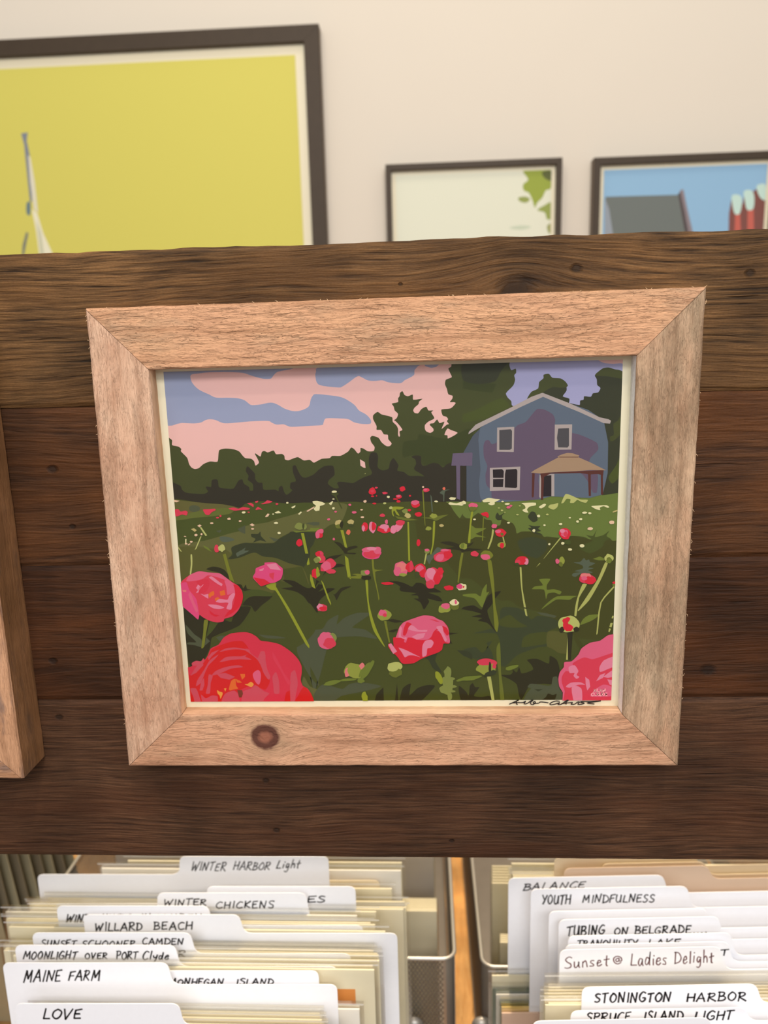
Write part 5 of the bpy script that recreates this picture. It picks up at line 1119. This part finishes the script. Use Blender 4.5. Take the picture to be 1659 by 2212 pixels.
divider('white tabbed divider lettered MONHEGAN ISLAND, low behind MAINE FARM', YL['monh'], (250, 690, 2140), (300, 683, 2097), texts=[('MONHEGAN', 366, 482, 2128, 14), ('ISLAND', 510, 591, 2127, 13)])
divider('white tabbed divider lettered MAINE FARM', YL['farm'], (12, 728, 2127), (12, 362, 2080), texts=[('MAINE', 51, 130, 2121, 25, M_ink, -0.01, 0.0013, 0.2), ('FARM', 147, 214, 2118, 22, M_ink, 0.0, 0.0013, 0.2)])
divider('white tabbed divider lettered LOVE, nearest in the left column', YL['love'], (38, 735, 2215), (38, 386, 2168), texts=[('LOVE', 92, 175, 2202, 21, M_ink, -0.02, 0.0014, 0.2)])
def XL(px, Y): return onZ(px, 0, 0) and onY(px, 2000, Y).x
def ZT(py, Y): return onY(600, py, Y).z
# named sleeved prints of the left column: (Y offset in front of a divider, mat left px, mat right px, mat top px)
NAMES = dict(harbor='WINTER HARBOR', es='ES', chick='WINTER CHICKENS', wind='WINDJAMMERS', will='WILLARD BEACH', camden='SUNSET and CAMDEN', moon='MOONLIGHT', farm='MAINE FARM', love='LOVE')
ORD = ['first', 'second', 'third', 'fourth', 'fifth', 'sixth']; used = {}
def auto_label(Y, table, names, side):
    key = min((k for k in table if table[k] >= Y and k in names), key=lambda k: table[k] - Y, default=None)
    if key is None: return 'cream-matted sleeved print at the very back of the %s column' % side
    n = used.get((side, key), 0); used[(side, key)] = n + 1
    return 'cream-matted print in a clear sleeve, %s in front of the %s divider' % (ORD[n], names[key])
def sp(Y, l, rr, py, **kw):
    if 'label' not in kw: kw['label'] = auto_label(Y, YL, NAMES, 'left')
    return sleeved(kw.pop('label'), Y, onY(l, py, Y).x, onY(rr, py, Y).x, ZT(py, Y), group=kw.pop('group', G1), **kw)
Y = YL['harbor']
sleeved('bright cream print standing at the very back of the left column', Y + 0.030, onY(276, 1862, Y + 0.03).x, onY(868, 1862, Y + 0.03).x, ZT(1862, Y + 0.03), mat=M_mat)
divider('plain grey-beige divider behind WINTER HARBOR Light', Y + 0.022, (217, 700, 1880), (217, 400, 1868), mat=M_grey_card, group=None)
sp(Y + 0.016, 220, 866, 1879, label='pale matted print rising behind the WINTER HARBOR divider', group=None, mat=M_mat_pale)
divider('plain beige divider just right of the WINTER HARBOR tab', Y + 0.009, (210, 821, 1940), (560, 821, 1902), mat=M_manila)
sp(Y + 0.004, 240, 846, 1918, label='yellowish matted print right behind the WINTER HARBOR tab, right side', group=None)
sp(Y - 0.006, 103, 874, 1946); sp(Y - 0.011, 64, 877, 1958); sp(Y - 0.0155, 66, 871, 1962)
d = (YL['es'] - YL['chick'])
sp(YL['es'] - 0.0035, 70, 812, 1968)
sp(YL['chick'] - 0.0035, 13, 771, 1977, mat=M_mat_pale, label='white-matted print, its top left corner left of the WINDJAMMERS tab', group=None); sp(YL['chick'] - 0.0085, 14, 800, 1992)
sp(YL['chick'] - 0.0125, 14, 810, 1996)
sp(YL['wind'] - 0.0045, 20, 832, 2010)
sp(YL['will'] - 0.0035, 8, 800, 2050); sp(YL['will'] - 0.0070, 30, 806, 2052, label='sleeved print with a bright glint at its top right, before WILLARD BEACH', group=None)
sp(YL['will'] - 0.0105, 12, 815, 2058); sp(YL['will'] - 0.0145, 9, 818, 2062); 
sp(YL['camden'] - 0.0035, 30, 819, 2073); sp(YL['camden'] - 0.0075, 45, 805, 2084)
Ym = YL['moon'] - 0.0032
sleeved('cream-matted print with an orange strip, right of the MONHEGAN tab', Ym, onY(90, 2093, Ym).x, onY(808, 2093, Ym).x, ZT(2093, Ym), mat=M_mat,
        pic=((214, 140, 70), onY(600, 2150, Ym).x, onY(768, 2150, Ym).x, ZT(2167, Ym), ZT(2134, Ym)))
Yf = YL['farm'] + 0.0032
sleeved('small cream-matted print low at the right of MAINE FARM', Yf, onY(560, 2178, Yf).x, onY(776, 2178, Yf).x, ZT(2178, Yf), mat=M_mat_pale)
for k in range(4):
    Yk = YL['farm'] - 0.006 - k * 0.0046
    sleeved(auto_label(Yk, YL, NAMES, 'left'), Yk, onY(70, 2190, Yk).x, onY(690 + 4 * k, 2190, Yk).x, CZ - 0.020 - 0.001 * k, group=G1)
# --- right column
SR = -0.020
def yr(py, px=1600): return onZ(px, py, CZ).y
YR = {n: yr(py) for n, py in dict(balance=1926, youth=1959, blank=2004, tubing=2027, tranq=2060, t=2072, sunset=2092, ston=2168, spruce=2206).items()}
YR['front'] = YR['spruce'] - 0.012
def R_(a, px): return a - SR * px                # pixel height at px -> intercept for the slope
GB = R_
def rdiv(label, key, bl, byr, tl, tr, tyl, texts=(), **kw):
    return divider(label, YR[key] if isinstance(key, str) else key, (bl, 1835, byr - SR * 1600), (tl, tr, tyl - SR * tl), sl=SR, texts=texts, **kw)
Yq = YR['balance']
sleeved('cream-matted print lying behind the manila folders at the back right', Yq + 0.046, onY(1105, 1858, Yq + 0.046).x, onY(1800, 1858, Yq + 0.046).x, ZT(1862, Yq + 0.046))
for k in range(4):
    yk = Yq + 0.040 - k * 0.0034
    sleeved('cream-matted print, %s of four behind the manila folders at the left' % ORD[k], yk, onY(1106 + k, 1888, yk).x, onY(1560, 1888, yk).x, ZT(1880 + 4 * k, yk), group=G2)
rdiv('manila folder with a wide tab at the back of the right column', Yq + 0.026, 1197, 1868, 1197, 1500, 1853, mat=M_manila)
rdiv('manila folder with its tab cut at the far right, behind the grey-beige divider', Yq + 0.020, 1300, 1888, 1300, 1521, 1866, mat=M_manila)
rdiv('grey-beige divider with a long tab behind BALANCE', Yq + 0.010, 1218, 1897, 1218, 1528, 1876, mat=plain('beige_card', lin((214, 188, 164)), 0.7))
rdiv('white tabbed divider lettered BALANCE', 'balance', 1098, 1926, 1098, 1432, 1897, texts=[('BALANCE', 1129, 1262, 1923, 14, M_ink, -0.04, 0.0012, 0.35)])
rdiv('white tabbed divider lettered YOUTH MINDFULNESS', 'youth', 1146, 1959, 1146, 1484, 1921, texts=[('YOUTH', 1170, 1232, 1953, 20, M_ink, 0.0, 0.0013, 0.1), ('MINDFULNESS', 1258, 1413, 1950, 17, M_ink, -0.01, 0.0012, 0.15)])
rdiv('blank white divider behind TUBING ON BELGRADE', 'blank', 1185, 2004, 1185, 1525, 1969)
rdiv('white tabbed divider lettered TUBING ON BELGRADE', 'tubing', 1206, 2029, 1206, 1552, 1987, texts=[('TUBING', 1224, 1306, 2022, 20, M_ink, -0.05, 0.0014, 0.1), ('ON', 1326, 1357, 2019, 15, M_ink, 0, 0.0013, 0.1), ('BELGRADE', 1371, 1492, 2018, 17, M_ink, -0.02, 0.0013, 0.1), ('....', 1496, 1528, 2016, 14)])
rdiv('white tabbed divider lettered TRANQUILITY, mostly covered', 'tranq', 1226, 2064, 1226, 1578, 2022, texts=[('TRANQUILITY', 1246, 1376, 2047, 15), ('LAKE', 1400, 1470, 2044, 15)])
rdiv('white tabbed divider with a lone T at its right, behind the Sunset divider', 't', 1220, 2078, 1220, 1572, 2041, texts=[('T', 1556, 1572, 2064, 14)])
rdiv('white tabbed divider lettered Sunset @ Ladies Delight in brown ink', 'sunset', 1208, 2094, 1208, 1556, 2052, texts=[('Sunset', 1219, 1315, 2092, 26, M_ink_brown, -0.06, 0.0010, 0.05), ('@', 1324, 1345, 2082, 18, M_ink_brown, 0, 0.001, 0.0), ('Ladies', 1362, 1440, 2086, 28, M_ink_brown, -0.04, 0.0010, 0.05), ('Delight', 1456, 1541, 2081, 27, M_ink_brown, -0.02, 0.0010, 0.05)])
rdiv('white tabbed divider lettered STONINGTON HARBOR', 'ston', 1256, 2168, 1256, 1634, 2133, texts=[('STONINGTON', 1284, 1448, 2166, 20, M_ink, -0.015, 0.0014, 0.1), ('HARBOR', 1482, 1612, 2163, 19, M_ink, -0.01, 0.0013, 0.1)])
rdiv('white tabbed divider lettered SPRUCE ISLAND LIGHT', 'spruce', 1232, 2206, 1232, 1610, 2184, texts=[('SPRUCE', 1266, 1362, 2206, 18), ('ISLAND', 1390, 1475, 2204, 18), ('LIGHT', 1500, 1582, 2204, 19, M_ink, -0.03, 0.0013, 0.2)])
rdiv('white tabbed divider along the bottom edge, nearest in the right column', 'front', 1150, 2240, 1150, 1532, 2206)
# prints of the right column
NR = dict(balance='BALANCE', youth='YOUTH MINDFULNESS', sunset='Sunset @ Ladies Delight', ston='STONINGTON HARBOR')
def spr(Y, l, py, rr=1840, **kw):
    if 'label' not in kw: kw['label'] = auto_label(Y, YR, NR, 'right')
    return sleeved(kw.pop('label'), Y, onY(l, py, Y).x, onY(rr, py, Y).x, onY(l, py, Y).z, group=kw.pop('group', G2), sl=0.028, **kw)
yb_ = YR['balance']; dy = (YR['balance'] - YR['youth'])
spr(yb_ - 0.0040, 1063, 2108, 1500, label='low cream print left of BALANCE, its sleeve edge catching light', group=None)
spr(yb_ - 0.0072, 1064, 2138, 1500, label='dark green print low between BALANCE and YOUTH MINDFULNESS', group=None, mat=plain('dark_green_print', lin((44, 84, 62)), 0.5), seal=False)
spr(yb_ - 0.0106, 1072, 2149, 1500, mat=M_mat_pale, label='pale pinkish-edged print low before the dark green print', group=None, seal=False)
spr(yb_ - 0.0140, 1080, 2166, 1500, label='second green print low at the left of the right column', group=None, mat=bpy.data.materials['dark_green_print'], seal=False)
spr(yb_ - 0.0174, 1084, 2176, 1500, label='yellow-edged print low at the left of the right column', group=None, mat=plain('yellow_print', lin((226, 190, 80)), 0.5), seal=False)
spr(yb_ - 0.0206, 1084, 2189, 1500, mat=plain('pale_pink_print', lin((226, 196, 176)), 0.5), label='pale pink print under the yellow-edged print, right column', group=None, seal=False)
Ys = YR['sunset']
spr(Ys - 0.0045, 1186, 2134, mat=M_mat_pale, label='sleeved print with a wide glossy sleeve band in front of the Sunset divider', group=None, top=0.012)
for k in range(5):
    spr(Ys - 0.010 - 0.0044 * k, 1177 + (0 if k % 2 else 8), 2140 + 7 * k, top=0.005)
spr(YR['ston'] + 0.0035, 1178, 2172)
# prints of the rear bins, seen in the shade behind
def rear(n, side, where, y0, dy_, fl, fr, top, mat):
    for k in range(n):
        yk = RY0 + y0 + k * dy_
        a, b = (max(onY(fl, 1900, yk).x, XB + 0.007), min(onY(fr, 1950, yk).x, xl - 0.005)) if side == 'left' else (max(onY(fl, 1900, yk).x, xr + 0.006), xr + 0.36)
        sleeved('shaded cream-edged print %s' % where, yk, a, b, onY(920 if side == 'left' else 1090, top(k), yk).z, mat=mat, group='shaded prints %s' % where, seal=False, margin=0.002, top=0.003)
rear(9, 'left', 'in the near stack of the left rear bin', 0.070, 0.0045, 225, 943, lambda k: 1968 - 3.2 * k, M_mat)
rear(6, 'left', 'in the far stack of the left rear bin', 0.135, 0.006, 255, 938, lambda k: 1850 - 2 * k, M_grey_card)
rear(5, 'right', 'in the low near stack of the right rear bin', 0.030, 0.005, 1081, 0, lambda k: 2036 - 4 * k, M_mat)
rear(7, 'right', 'in the far stack of the right rear bin', 0.085, 0.006, 1063, 0, lambda k: 1908 - 6 * k, M_mat)
M_lean = [plain('grey_green_sheet', lin((150, 142, 116)), 0.6), plain('dark_grey_green_sheet', lin((118, 108, 88)), 0.6)]
# leaning sheets at the far left, seen almost edge-on
G4 = 'leaning sleeved sheets at the far left'
for k in range(9):
    y = 0.325 + 0.011 * k; px = -34 + 24 * k
    A, B = onY(px, 1850, y), onY(px + 30, 1965, y); up = A + (A - B) * 0.25; f = (TABLE_Z + 0.0045 - B.z) / (B.z - A.z); dn = B + (B - A) * f
    t = thing('sleeved_print', 'grey-green leaning sheet in a fan at the far left, under the board', 'print', G4, (dn.x - 0.08, y, dn.z))
    W = 0.16
    o = slab('sheet', [(dn.x - W, dn.z), (dn.x, dn.z), (up.x, up.z), (up.x - W, up.z - 0.02)], y, y + 0.0012, M_lean[k % 2]); keep_y(o, t)
    for j in (0, 1):                                 # film in front and behind
        yy = y - 0.0006 if j == 0 else y + 0.0018
        o = mesh('sleeve', [(dn.x - W, yy, dn.z), (dn.x + 0.003, yy, dn.z), (up.x + 0.003, yy, up.z), (up.x - W, yy, up.z - 0.02)], [(0, 1, 2, 3)], M_sleeve); keep_y(o, t)
